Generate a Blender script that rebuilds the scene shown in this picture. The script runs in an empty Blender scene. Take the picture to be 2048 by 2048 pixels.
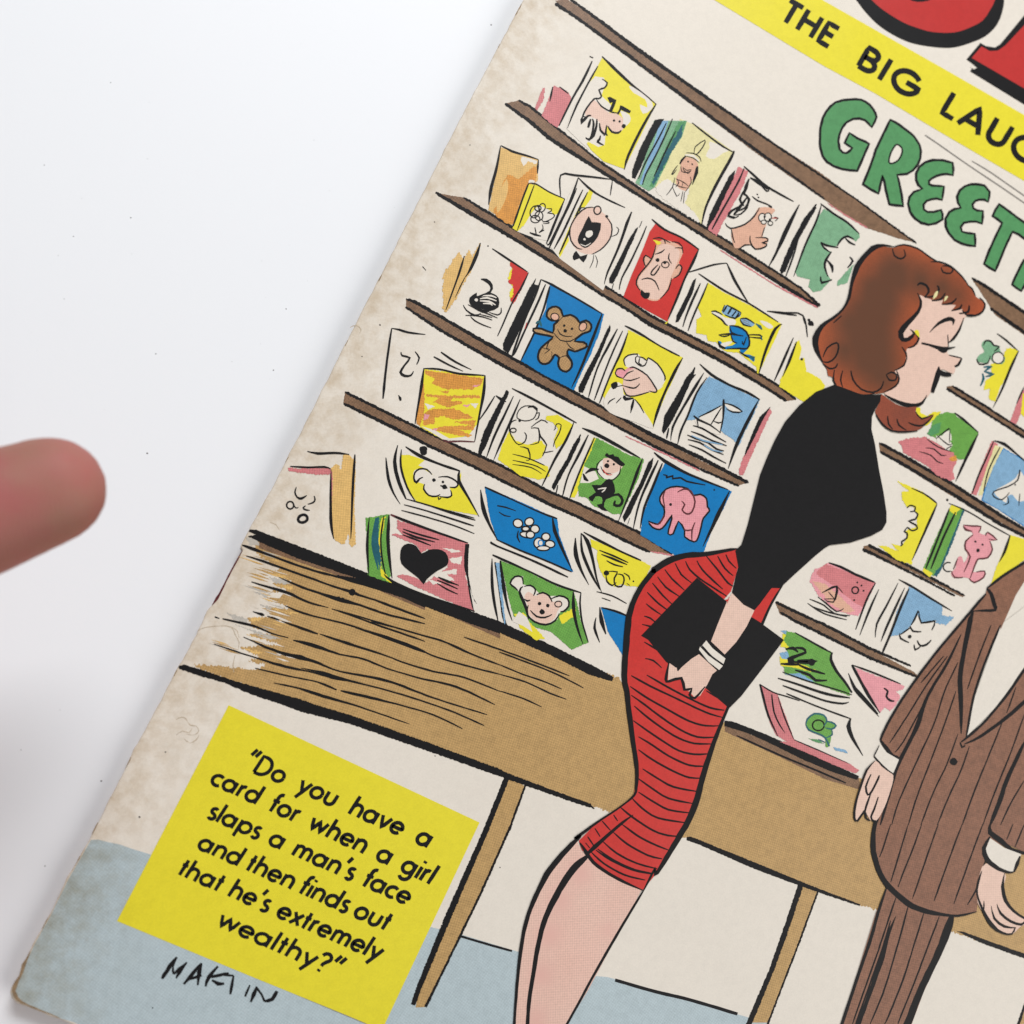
import bpy, math, random
from mathutils import Vector, Quaternion, noise as mnoise
from mathutils.geometry import tessellate_polygon, delaunay_2d_cdt
random.seed(7)
sc = bpy.context.scene
COL = sc.collection
# ------------------------------------------------------------------ camera
H_MAG = 0.0026                      # thickness of the closed magazine (metres)
FPX = 2205.0                        # focal length in pixels of the 2048 px photograph
CAM_D = 0.172                       # distance lens to cover along the axis
TILT = math.radians(15.9)
TAX = math.radians(24.0)            # the way the lens leans, in the table plane
ld = Vector((math.sin(TILT)*math.cos(TAX), math.sin(TILT)*math.sin(TAX), -math.cos(TILT)))
cq = Vector((0, 0, -1)).rotation_difference(ld)
cloc = Vector((0, 0, H_MAG)) - ld*CAM_D
cam_d = bpy.data.cameras.new('camera'); cam = bpy.data.objects.new('camera', cam_d); COL.objects.link(cam)
cam.location = cloc; cam.rotation_mode = 'QUATERNION'; cam.rotation_quaternion = cq
cam_d.sensor_width = 36; cam_d.lens = 36*FPX/2048; cam_d.clip_start = 0.005; cam_d.clip_end = 20
cam_d.dof.use_dof = True; cam_d.dof.focus_distance = CAM_D; cam_d.dof.aperture_fstop = cam_d.lens/1.9
sc.camera = cam
# ------------------------------------------------------------------ light
w = bpy.data.worlds.new('World'); sc.world = w; w.use_nodes = True
bg = w.node_tree.nodes['Background']; bg.inputs[0].default_value = (0.90, 0.95, 1.0, 1); bg.inputs[1].default_value = 0.17
def area(name, loc, target, sx, sy, power, col):
    l = bpy.data.lights.new(name, 'AREA'); l.shape = 'RECTANGLE'; l.size = sx; l.size_y = sy; l.energy = power; l.color = col
    o = bpy.data.objects.new(name, l); COL.objects.link(o); o.location = loc
    o.rotation_mode = 'QUATERNION'
    o.rotation_quaternion = Vector((0, 0, -1)).rotation_difference((Vector(target)-Vector(loc)).normalized())
    return o
area('window_light', (0.12, 0.74, 0.66), (0.0, 0.0, 0), 0.50, 0.40, 10.4, (0.97, 0.985, 1.0))
area('fill_light', (0.80, -0.50, 0.80), (0, 0, 0), 0.95, 0.95, 9.2, (1.0, 0.965, 0.93))  # unseen fill lamp, added to lift the bottom right
sc.view_settings.view_transform = 'Standard'; sc.view_settings.look = 'None'
sc.view_settings.exposure = -0.06; sc.view_settings.gamma = 1
# ------------------------------------------------------------------ helpers
def at(px, py, z=H_MAG):
    "point of the horizontal plane z seen at a pixel of the 2048 px photograph"
    d = cq @ Vector(((px-1024)/FPX, -(py-1024)/FPX, -1))
    t = (z-cloc.z)/d.z
    return cloc + d*t
def lin(c):
    return tuple(((v/255)/12.92 if v/255 <= 0.04045 else ((v/255+0.055)/1.055)**2.4) for v in c)
GAIN = 1.06
MATS = {}
def new_mat(name):
    m = bpy.data.materials.new(name); m.use_nodes = True
    return m, m.node_tree.nodes, m.node_tree.links
def print_mat(name, rgb, rough=0.42, mott=0.06, spec=0.35, rgb2=None, scale=900, screen=0.0, ang=0):
    "printed ink on coated paper: base colour with mottling, faint fibre relief"
    m, n, l = new_mat(name); b = n['Principled BSDF']
    g = n.new('ShaderNodeNewGeometry')
    n1 = n.new('ShaderNodeTexNoise'); n1.inputs['Scale'].default_value = scale; n1.inputs['Detail'].default_value = 4; n1.inputs['Roughness'].default_value = 0.6
    n2 = n.new('ShaderNodeTexNoise'); n2.inputs['Scale'].default_value = 3800; n2.inputs['Detail'].default_value = 2
    l.new(g.outputs['Position'], n1.inputs['Vector']); l.new(g.outputs['Position'], n2.inputs['Vector'])
    c = tuple(v/GAIN for v in lin(rgb)); c2 = tuple(v/GAIN for v in lin(rgb2)) if rgb2 else tuple(v*(1-2.2*mott) for v in c)
    mx = n.new('ShaderNodeMix'); mx.data_type = 'RGBA'; mx.inputs[6].default_value = (*c, 1); mx.inputs[7].default_value = (*c2, 1)
    r = n.new('ShaderNodeMapRange'); r.inputs[1].default_value = 0.4; r.inputs[2].default_value = 0.7
    l.new(n1.outputs[0], r.inputs[0]); l.new(r.outputs[0], mx.inputs[0])
    # fine speckle of the screen print
    r2 = n.new('ShaderNodeMapRange'); r2.inputs[1].default_value = 0.3; r2.inputs[2].default_value = 0.7
    r2.inputs[3].default_value = 1-mott*1.6; r2.inputs[4].default_value = 1+mott*1.6
    l.new(n2.outputs[0], r2.inputs[0])
    fac = r2.outputs[0]
    if screen:          # halftone screen: a grid of dots about 0.36 mm apart
        mp = n.new('ShaderNodeMapping'); mp.inputs['Rotation'].default_value = (0, 0, math.radians(ang)); sc_ = math.tau/0.00036; mp.inputs['Scale'].default_value = (sc_, sc_, 1)
        l.new(g.outputs['Position'], mp.inputs['Vector']); sp = n.new('ShaderNodeSeparateXYZ'); l.new(mp.outputs[0], sp.inputs[0])
        s1 = n.new('ShaderNodeMath'); s1.operation = 'SINE'; l.new(sp.outputs[0], s1.inputs[0]); s2 = n.new('ShaderNodeMath'); s2.operation = 'SINE'; l.new(sp.outputs[1], s2.inputs[0])
        ad = n.new('ShaderNodeMath'); ad.operation = 'ADD'; l.new(s1.outputs[0], ad.inputs[0]); l.new(s2.outputs[0], ad.inputs[1])
        ma = n.new('ShaderNodeMath'); ma.operation = 'MULTIPLY_ADD'; l.new(ad.outputs[0], ma.inputs[0]); ma.inputs[1].default_value = screen; l.new(fac, ma.inputs[2]); fac = ma.outputs[0]
    mu = n.new('ShaderNodeVectorMath'); mu.operation = 'SCALE'; l.new(mx.outputs[2], mu.inputs[0]); l.new(fac, mu.inputs['Scale'])
    l.new(mu.outputs[0], b.inputs['Base Color'])
    b.inputs['Roughness'].default_value = rough; b.inputs['Specular IOR Level'].default_value = spec
    n4 = n.new('ShaderNodeTexNoise'); n4.inputs['Scale'].default_value = 26; n4.inputs['Detail'].default_value = 3; l.new(g.outputs['Position'], n4.inputs['Vector'])
    b4 = n.new('ShaderNodeBump'); b4.inputs['Strength'].default_value = 0.5; b4.inputs['Distance'].default_value = 0.0016; l.new(n4.outputs[0], b4.inputs['Height'])
    bp = n.new('ShaderNodeBump'); bp.inputs['Strength'].default_value = 0.12; bp.inputs['Distance'].default_value = 0.00004
    l.new(n2.outputs[0], bp.inputs['Height']); l.new(b4.outputs[0], bp.inputs['Normal']); l.new(bp.outputs[0], b.inputs['Normal'])
    MATS[name] = m
    return m
def edge_y(t):  # the spine edge of the magazine as pixels of the photograph
    return None
INKS = dict(
 K=('black_ink', (24, 23, 24), 0.5, 0.05), Y=('yellow_ink', (228, 214, 50), 0.42, 0.025), Yp=('pale_yellow_ink', (224, 214, 158), 0.45, 0.05),
 B=('blue_ink', (0, 117, 180), 0.4, 0.04), Lb=('light_blue_ink', (128, 168, 198), 0.45, 0.07), R=('red_ink', (200, 50, 44), 0.4, 0.04),
 G=('green_ink', (84, 146, 92), 0.42, 0.06), Lg=('light_green_ink', (124, 170, 132), 0.42, 0.08), Dg=('leaf_green_ink', (104, 160, 70), 0.42, 0.07),
 P=('pink_ink', (206, 122, 124), 0.45, 0.06), Pk=('light_pink_ink', (226, 152, 158), 0.45, 0.05), S=('flesh_ink', (226, 192, 174), 0.45, 0.03), Sd=('deep_flesh_ink', (219, 170, 144), 0.45, 0.05),
 O=('orange_ink', (214, 146, 62), 0.45, 0.09), Ot=('tan_orange_ink', (221, 180, 110), 0.45, 0.06), T=('tan_ink', (176, 138, 92), 0.45, 0.08),
 Br=('shelf_brown_ink', (130, 99, 74), 0.45, 0.13), Gy=('gray_line_ink', (128, 122, 116), 0.5, 0.08), Tl=('teal_ink', (30, 92, 104), 0.45, 0.1),
 Fl=('floor_blue_ink', (178, 192, 196), 0.5, 0.04), Mr=('maroon_ink', (92, 38, 42), 0.45, 0.1), Su=('suit_brown_ink', (137, 94, 72), 0.45, 0.1),
 Gl=('pale_gray_ink', (188, 182, 172), 0.5, 0.06), Eb=('worn_edge_brown', (150, 128, 100), 0.6, 0.12), Sr=('water_stain_rim', (196, 180, 158), 0.55, 0.08), Rt=('masthead_red_ink', (188, 50, 47), 0.38, 0.03), Ko=('counter_tan_ink', (186, 150, 97), 0.45, 0.07), W=('white_paper_ink', (226, 217, 204), 0.5, 0.02))
for k, (nm, c, ro, mo) in INKS.items():
    scr = dict(P=(.07, 3), Pk=(.06, 3), S=(.04, 3), Sd=(.05, 3), G=(.06, 28), Lg=(.08, 28), Dg=(.08, 28), Lb=(.07, 30), Br=(.09, 40), Su=(.08, 15), Ko=(.09, 20), Fl=(.04, 38), Ot=(.06, 5), O=(.08, 5), T=(.09, 33)).get(k, (0, 0))
    print_mat(nm, c, ro, mo, spec=0.16 if k == 'K' else 0.3, screen=scr[0], ang=scr[1])
def hair_mat(name, c_edge, c_mid):
    m = print_mat(name, c_edge, 0.42, 0.07, rgb2=c_mid, scale=75, screen=.06, ang=12)
    return m
m = hair_mat('hair_ink', (170, 82, 44), (158, 74, 42))
def airbrush(m, dark, px, r0, r1):
    "printed airbrush tone: the colour deepens round a line of points given in photograph pixels"
    n, l = m.node_tree.nodes, m.node_tree.links; b = n['Principled BSDF']; src = b.inputs['Base Color'].links[0].from_socket
    g = n.new('ShaderNodeNewGeometry'); nz = n.new('ShaderNodeTexNoise'); nz.inputs['Scale'].default_value = 260; nz.inputs['Detail'].default_value = 3; l.new(g.outputs['Position'], nz.inputs['Vector'])
    last = None
    for x, y, off in px:
        d = n.new('ShaderNodeVectorMath'); d.operation = 'DISTANCE'; l.new(g.outputs['Position'], d.inputs[0]); d.inputs[1].default_value = at(x, y)
        o = n.new('ShaderNodeMath'); o.operation = 'ADD'; l.new(d.outputs['Value'], o.inputs[0]); o.inputs[1].default_value = off; v = o.outputs[0]
        if last is not None:
            k = n.new('ShaderNodeMath'); k.operation = 'SMOOTH_MIN'; k.inputs[2].default_value = 0.003; l.new(last, k.inputs[0]); l.new(v, k.inputs[1]); v = k.outputs[0]
        last = v
    ma = n.new('ShaderNodeMath'); ma.operation = 'MULTIPLY_ADD'; l.new(nz.outputs[0], ma.inputs[0]); ma.inputs[1].default_value = 0.0016; l.new(last, ma.inputs[2])
    r = n.new('ShaderNodeMapRange'); r.interpolation_type = 'SMOOTHSTEP'; r.inputs[1].default_value = r0; r.inputs[2].default_value = r1; r.inputs[3].default_value = 1; r.inputs[4].default_value = 0; l.new(ma.outputs[0], r.inputs[0])
    mx = n.new('ShaderNodeMix'); mx.data_type = 'RGBA'; l.new(r.outputs[0], mx.inputs[0]); l.new(src, mx.inputs[6]); mx.inputs[7].default_value = (*[v/GAIN for v in lin(dark)], 1)
    l.new(mx.outputs[2], b.inputs['Base Color'])
airbrush(m, (97, 59, 38), [(1788, 552, 0), (1700, 650, .001), (1690, 700, .0015), (1760, 750, .001), (1758, 590, -.0005), (1745, 630, -.0006), (1735, 672, -.0012), (1745, 712, -.0008), (1838, 560, .0012), (1885, 575, .0018), (1915, 590, .0028)], .0022, .0092)
hair_mat('dark_hair_ink', (142, 70, 48), (112, 62, 48))
INKS['HR'] = ('hair_ink',); INKS['HD'] = ('dark_hair_ink',)
ms_ = print_mat('stocking_ink', (222, 184, 168), 0.45, 0.04, rgb2=(221, 180, 164), scale=110, screen=.06, ang=2); INKS['LS'] = ('stocking_ink',)
airbrush(ms_, (220, 173, 160), [(1072, 2040, 0), (1082, 1950, 0), (1098, 1870, 0), (1120, 1800, 0), (1160, 1745, 0), (1215, 1860, .001)], .0005, .0042)
DZ = 0.55e-6
def catmull(P, closed):
    n = len(P); out = []
    if n < 3: return P
    rng = range(n if closed else n-1)
    for i in rng:
        if closed: p0, p1, p2, p3 = P[(i-1) % n], P[i], P[(i+1) % n], P[(i+2) % n]
        else: p0, p1, p2, p3 = P[max(i-1, 0)], P[i], P[i+1], P[min(i+2, n-1)]
        d = math.hypot(p2[0]-p1[0], p2[1]-p1[1]); k = max(2, min(9, int(d/14)+1))
        for j in range(k):
            t = j/k; t2 = t*t; t3 = t2*t
            out.append(tuple(0.5*((2*b)+(-a+c)*t+(2*a-5*b+4*c-e)*t2+(-a+3*b-3*c+e)*t3) for a, b, c, e in zip(p0, p1, p2, p3)))
    if not closed: out.append(P[-1])
    return out
OX = OY = 0.0; SC = 400/1932
def tile(x, y, s=400):
    global OX, OY, SC
    OX, OY, SC = x, y, s/1932
def parse(s, w=0):
    r = []
    for t in s.split():
        v = [float(q) for q in t.split(',')]
        r.append((OX+v[0]*SC, OY+v[1]*SC, (v[2] if len(v) > 2 else w)*SC))
    return r
class Print:
    "collects flat printed shapes, then links them as one mesh lying on the cover"
    def __init__(s, name, parent, base=30, label=None):
        s.name, s.parent, s.label = name, parent, label
        s.lv = base if isinstance(parent, Print) else base+(36 if base >= 12 else 0)+(60 if base >= 90 else 0)
        s.v, s.f, s.mi, s.mats, s.last = [], [], [], [], None
        s.obj = None
    def mat(s, k):
        m = MATS[INKS[k][0]] if k in INKS else MATS[k]
        if m not in s.mats: s.mats.append(m)
        return s.mats.index(m)
    def poly(s, k, P, z):
        o = len(s.v); pts = [at(x, y, H_MAG) for x, y in P]
        s.v += [(p.x, p.y, z) for p in pts]
        mi = s.mat(k)
        tris = tessellate_polygon([[Vector((p.x*1000, p.y*1000, 0)) for p in pts]])
        ar = sum(abs((pts[b].x-pts[a].x)*(pts[c].y-pts[a].y)-(pts[b].y-pts[a].y)*(pts[c].x-pts[a].x)) for a, b, c in tris)
        sh_ = abs(sum(pts[i-1].x*pts[i].y-pts[i].x*pts[i-1].y for i in range(len(pts))))
        if abs(ar-sh_) > 0.004*sh_:          # crossing outline: constrained Delaunay copes with it
            r = delaunay_2d_cdt([Vector((p.x*1000, p.y*1000)) for p in pts], [], [list(range(len(pts)))], 1, 1e-5)
            s.v = s.v[:o]+[(q.x/1000, q.y/1000, z) for q in r[0]]
            for f in r[2]: s.f.append([q+o for q in f]); s.mi.append(mi)
            return
        for t in tris:
            a, b, c = t
            A, B_, C = pts[a], pts[b], pts[c]
            if (B_.x-A.x)*(C.y-A.y)-(B_.y-A.y)*(C.x-A.x) < 0: t = (a, c, b)
            s.f.append([q+o for q in t]); s.mi.append(mi)
    def lvl(s, k, line):
        s.lv += 0.3 if (line and s.last == (k, True)) else 1
        s.last = (k, line)
        return H_MAG+0.000006+s.lv*DZ
    def F(s, k, pts, j=0, sm=False):
        P = [(a, b) for a, b, _ in parse(pts)] if isinstance(pts, str) else pts
        if sm: P = catmull(P, True)
        if j:
            Q = []
            for i, (x, y) in enumerate(P):
                x2, y2 = P[(i+1) % len(P)]; d = math.hypot(x2-x, y2-y); n = max(1, int(d/2.2))
                for q in range(n):
                    t = q/n; r = random.uniform(-1, 1)*j*SC; nx, ny = (-(y2-y)/(d+1e-6), (x2-x)/(d+1e-6))
                    Q.append((x+(x2-x)*t+nx*r, y+(y2-y)*t+ny*r))
            P = Q
        s.poly(k, P, s.lvl(k, False)); return s
    def S(s, k, pts, j=0): return s.F(k, pts, j, True)
    def L(s, w, pts, k='K', sm=True, closed=False, tap=0.5, rag=0.10, j=0):
        P = parse(pts, w) if isinstance(pts, str) else pts
        if SC < 0.5: P = [(x, y, q*1.12+0.35) for x, y, q in P]
        if len(P) == 1: P = P+[(P[0][0]+0.01, P[0][1], P[0][2])]
        if sm: P = catmull(P, closed)
        if not sm or len(P) == 2:
            Q = []
            m = len(P) if closed else len(P)-1
            for i in range(m):
                a, b = P[i], P[(i+1) % len(P)]; d = math.hypot(a[0]-b[0], a[1]-b[1]); n = max(1, int(d/(2.5 if j else 7)))
                Q += [tuple(u+(v-u)*q/n for u, v in zip(a, b)) for q in range(n)]
            if not closed: Q.append(P[-1])
            P = Q
        n = len(P); Lf, Rt = [], []
        seed = random.uniform(0, 99)
        for i, (x, y, wd) in enumerate(P):
            a = P[(i-1) % n] if closed else P[max(i-1, 0)]; b = P[(i+1) % n] if closed else P[min(i+1, n-1)]
            dx, dy = b[0]-a[0], b[1]-a[1]; d = math.hypot(dx, dy) or 1; nx, ny = -dy/d, dx/d
            if not closed:
                e = min(i, n-1-i)
                if e == 0: wd *= tap
                elif e == 1: wd *= (1+tap)/2
            h = wd/2
            r1 = 1+rag*2*mnoise.noise(Vector((i*0.7, seed, 0))); r2 = 1+rag*2*mnoise.noise(Vector((i*0.7, seed, 5)))
            h1 = h*r1+random.uniform(-1, 1)*j*SC; h2 = h*r2+random.uniform(-1, 1)*j*SC
            Lf.append((x+nx*h1, y+ny*h1)); Rt.append((x-nx*h2, y-ny*h2))
        z = s.lvl(k, True); o = len(s.v); mi = s.mat(k)
        for a, b in zip(Lf, Rt):
            for q in (a, b):
                p = at(q[0], q[1], H_MAG); s.v.append((p.x, p.y, z))
        for i in range(n if closed else n-1):
            i2 = (i+1) % n
            s.f.append([o+2*i, o+2*i2, o+2*i2+1, o+2*i+1]); s.mi.append(mi)
        return s
    def M(s, w, lst, k='K', **kw):
        "several strokes, parted by |"
        for q in lst.split('|'): s.L(w, q.strip(), k, **kw)
        return s
    def D(s, r, pts, k='K'):
        "dots"
        for (x, y, _) in parse(pts):
            R = r*SC; s.poly(k, [(x+R*math.cos(a*math.pi/5)*random.uniform(.85, 1.15), y+R*math.sin(a*math.pi/5)*random.uniform(.85, 1.15)) for a in range(10)], s.lvl(k, True))
        return s
    def O(s, w, cx, cy, rx, ry, rot=0, k='K', fill=None, a0=0, a1=360):
        n = 14; P = []
        full = abs(a1-a0) >= 360
        for i in range(n if full else n+1):
            a = math.radians(a0+(a1-a0)*i/n); x, y = rx*math.cos(a), ry*math.sin(a); c, d = math.cos(math.radians(rot)), math.sin(math.radians(rot))
            P.append((OX+(cx+x*c-y*d)*SC, OY+(cy+x*d+y*c)*SC, w*SC))
        if fill: s.F(fill, [(a, b) for a, b, _ in P], 0, True)
        if w: s.L(w, P, k, closed=full)
        return s
    def sub(s, name, label=None, up=0): return Print(name, s, s.lv+1+up, label)
    def done(s):
        me = bpy.data.meshes.new(s.name); org = s.origin()
        me.from_pydata([(x-org[0], y-org[1], z-org[2]) for x, y, z in s.v], [], s.f)
        for m in s.mats: me.materials.append(m)
        me.polygons.foreach_set('material_index', s.mi)
        # all faces up
        me.update()
        flip = [p for p in me.polygons if p.normal.z < 0]
        if flip:
            fs = [list(f) for f in s.f]
            for p in flip: fs[p.index].reverse()
            me2 = bpy.data.meshes.new(s.name); me2.from_pydata([tuple(v.co) for v in me.vertices], [], fs)
            for m in s.mats: me2.materials.append(m)
            me2.polygons.foreach_set('material_index', s.mi); me2.update(); me = me2
        o = bpy.data.objects.new(s.name, me); COL.objects.link(o)
        o.parent = s.parent.obj if isinstance(s.parent, Print) else s.parent
        if s.label: o['label'] = s.label
        s.obj = o
        return s
    def origin(s): return MAG_ORG
MAG_ORG = at(1300, 1100)
MAG_ORG = (MAG_ORG.x, MAG_ORG.y, 0.0)
magazine = bpy.data.objects.new('magazine', None); COL.objects.link(magazine); magazine.location = MAG_ORG
magazine.empty_display_size = 0.02
magazine['label'] = 'worn old cartoon magazine lying on the white table, woman in red skirt on cover'
magazine['category'] = 'magazine'
# ------------------------------------------------------------------ table surface
def GP(tx, ty, pts, s=400):
    f = s/1932
    return [(tx+float(a.split(',')[0])*f, ty+float(a.split(',')[1])*f) for a in pts.split()]
m, n, l = new_mat('white_tabletop'); b = n['Principled BSDF']
g = n.new('ShaderNodeNewGeometry'); nz = n.new('ShaderNodeTexNoise'); nz.inputs['Scale'].default_value = 9; nz.inputs['Detail'].default_value = 5
l.new(g.outputs['Position'], nz.inputs['Vector'])
mx = n.new('ShaderNodeMix'); mx.data_type = 'RGBA'; mx.inputs[6].default_value = (0.775, 0.783, 0.805, 1); mx.inputs[7].default_value = (0.80, 0.806, 0.822, 1)
l.new(nz.outputs[0], mx.inputs[0]); l.new(mx.outputs[2], b.inputs['Base Color']); b.inputs['Roughness'].default_value = 0.5; b.inputs['Specular IOR Level'].default_value = 0.3
n2 = n.new('ShaderNodeTexNoise'); n2.inputs['Scale'].default_value = 2500; l.new(g.outputs['Position'], n2.inputs['Vector'])
bp = n.new('ShaderNodeBump'); bp.inputs['Strength'].default_value = 0.15; bp.inputs['Distance'].default_value = 0.00003; l.new(n2.outputs[0], bp.inputs['Height']); l.new(bp.outputs[0], b.inputs['Normal'])
me = bpy.data.meshes.new('tabletop')
X0, X1, Y0, Y1, TH = -0.75, 0.85, -0.7, 0.75, 0.03
me.from_pydata([(x, y, z) for z in (-TH, 0) for x, y in ((X0, Y0), (X1, Y0), (X1, Y1), (X0, Y1))], [], [(4, 5, 6, 7), (3, 2, 1, 0), (0, 1, 5, 4), (1, 2, 6, 5), (2, 3, 7, 6), (3, 0, 4, 7)])
me.materials.append(m); o = bpy.data.objects.new('tabletop', me); COL.objects.link(o); o['kind'] = 'structure'
# grit on the table: countless tiny specks
m, n, l = new_mat('grit'); n['Principled BSDF'].inputs['Base Color'].default_value = (0.12, 0.11, 0.1, 1); n['Principled BSDF'].inputs['Roughness'].default_value = 0.8
sv, sf = [], []
spots = [(x*0.5694, y*0.5694, r) for x, y, r in [(389, 290, 2.0), (155, 580, 1.8), (258, 830, 2.2), (460, 765, 2.6), (205, 898, 1.4), (518, 558, 1.4), (287, 697, 1.2), (1005, 1085, 2.2), (547, 1243, 2.4), (960, 1300, 2.6), (517, 1592, 3.0), (1103, 492, 1.3), (1410, 803, 1.6), (1725, 87, 3.2), (815, 1270, 1.2), (225, 1050, 1.6)]]
spots += [(203, 1562, 3.2), (90, 1732, 2.2), (42, 1500, 1.6), (120, 1420, 1.2)]
spots += [(random.uniform(10, 900), random.uniform(10, 1300), random.uniform(0.5, 1.1)) for _ in range(26)]
for x, y, r in spots:
    if x > 1020-0.52*y: continue
    p = at(x, y, 0.0); R = r*0.000046; o_ = len(sv); k = 6
    for i in range(k):
        a = i*math.tau/k+random.random()*.5; q = R*random.uniform(.7, 1.3); sv.append((p.x+q*math.cos(a), p.y+q*math.sin(a)*.8, 0.0))
    sv.append((p.x, p.y, R*.6)); sf += [(o_+i, o_+(i+1) % k, o_+k) for i in range(k)]
me = bpy.data.meshes.new('grit'); me.from_pydata(sv, [], sf); me.materials.append(m); o = bpy.data.objects.new('table_grit', me); COL.objects.link(o)
o['kind'] = 'stuff'; o['label'] = 'tiny dark specks of grit scattered over the white table'; o['category'] = 'grit'
# ------------------------------------------------------------------ magazine body
EDGE = [(1160, -218), (1100, -102), (1046.6, 0), (1004, 79), (960, 163), (914, 250), (850, 377), (806, 462), (762, 550), (727, 617), (693.5, 682), (650, 769), (609, 850), (574, 916), (543, 978), (515, 1028), (497, 1062), (481, 1092), (484.5, 1100), (458, 1150), (431, 1201), (415, 1221), (391, 1271), (358, 1332), (320.7, 1400), (296, 1448), (262, 1512), (231, 1575), (200, 1637), (178, 1679), (155, 1720), (134, 1757), (99, 1829), (66, 1887), (47, 1929), (36, 1956), (23, 1975), (20, 1985), (23.5, 1997), (34, 2007), (72, 2021), (124, 2041), (145, 2049)]
pe = [at(x, y, H_MAG) for x, y in EDGE]
A_, B_ = at(1046.6, 0), at(36, 1956); UPV = (A_-B_).normalized(); RTV = Vector((UPV.y, -UPV.x, 0))
BL = at(20, 1990); WID, HEI = 0.192, 0.262
SPN = BL.copy()
out = []
def wob(i, s=0.00006): return s*mnoise.noise(Vector((i*0.37, 3.1, 0)))
dense = []
for i in range(len(pe)-1):
    a, b = pe[i], pe[i+1]; d = (b-a).length; k = max(1, int(d/0.0009))
    for q in range(k):
        p = a+(b-a)*q/k; nn = Vector((-(b-a).y, (b-a).x, 0)).normalized()
        dense.append(p+nn*(random.gauss(0, 0.000028)+wob(len(dense), 0.0001)))
dense.append(pe[-1])
botdir = (RTV*1.0+(pe[-1]-pe[-2]).normalized()*0.0).normalized()
tl = pe[0]+UPV*(HEI-(pe[0]-BL).length)
br = pe[-1]+botdir*(WID-0.01)
out = dense+[pe[-1]+botdir*t for t in (0.02, 0.05, 0.1, 0.15)]+[br, br+UPV*(HEI*0.5), tl+RTV*WID, tl+RTV*WID*.5, tl]
MAGPOLY = [(p.x, p.y) for p in out]
def inset(P, d):
    n = len(P); Q = []
    for i in range(n):
        a, c = Vector(P[i-1]), Vector(P[(i+1) % n]); t = (c-a)
        if t.length < 1e-9: Q.append(P[i]); continue
        t.normalize(); Q.append((P[i][0]-t.y*d, P[i][1]+t.x*d))
    return Q
def signed(P): return sum(P[i-1][0]*P[i][1]-P[i][0]*P[i-1][1] for i in range(len(P)))
if signed(MAGPOLY) < 0: MAGPOLY.reverse()
def slab(name, rings, mat, parent, label=None):
    "rings: list of (inset, z) from top to bottom"
    v, f = [], []; N = len(MAGPOLY)
    for d, z in rings: v += [(x-MAG_ORG[0], y-MAG_ORG[1], z) for x, y in inset(MAGPOLY, d)]
    for r in range(len(rings)-1):
        for i in range(N):
            j = (i+1) % N; f.append((r*N+i, (r+1)*N+i, (r+1)*N+j, r*N+j))
    top = [Vector((v[i][0]*1000, v[i][1]*1000, 0)) for i in range(N)]
    tt = tessellate_polygon([top])
    for a, b, c in tt:
        if (top[b]-top[a]).cross(top[c]-top[a]).z < 0: b, c = c, b
        f.append((a, b, c)); k = (len(rings)-1)*N; f.append((k+a, k+c, k+b))
    me = bpy.data.meshes.new(name); me.from_pydata(v, [], f); me.materials.append(mat); o = bpy.data.objects.new(name, me); COL.objects.link(o); o.parent = parent
    if label: o['label'] = label
    return o
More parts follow.
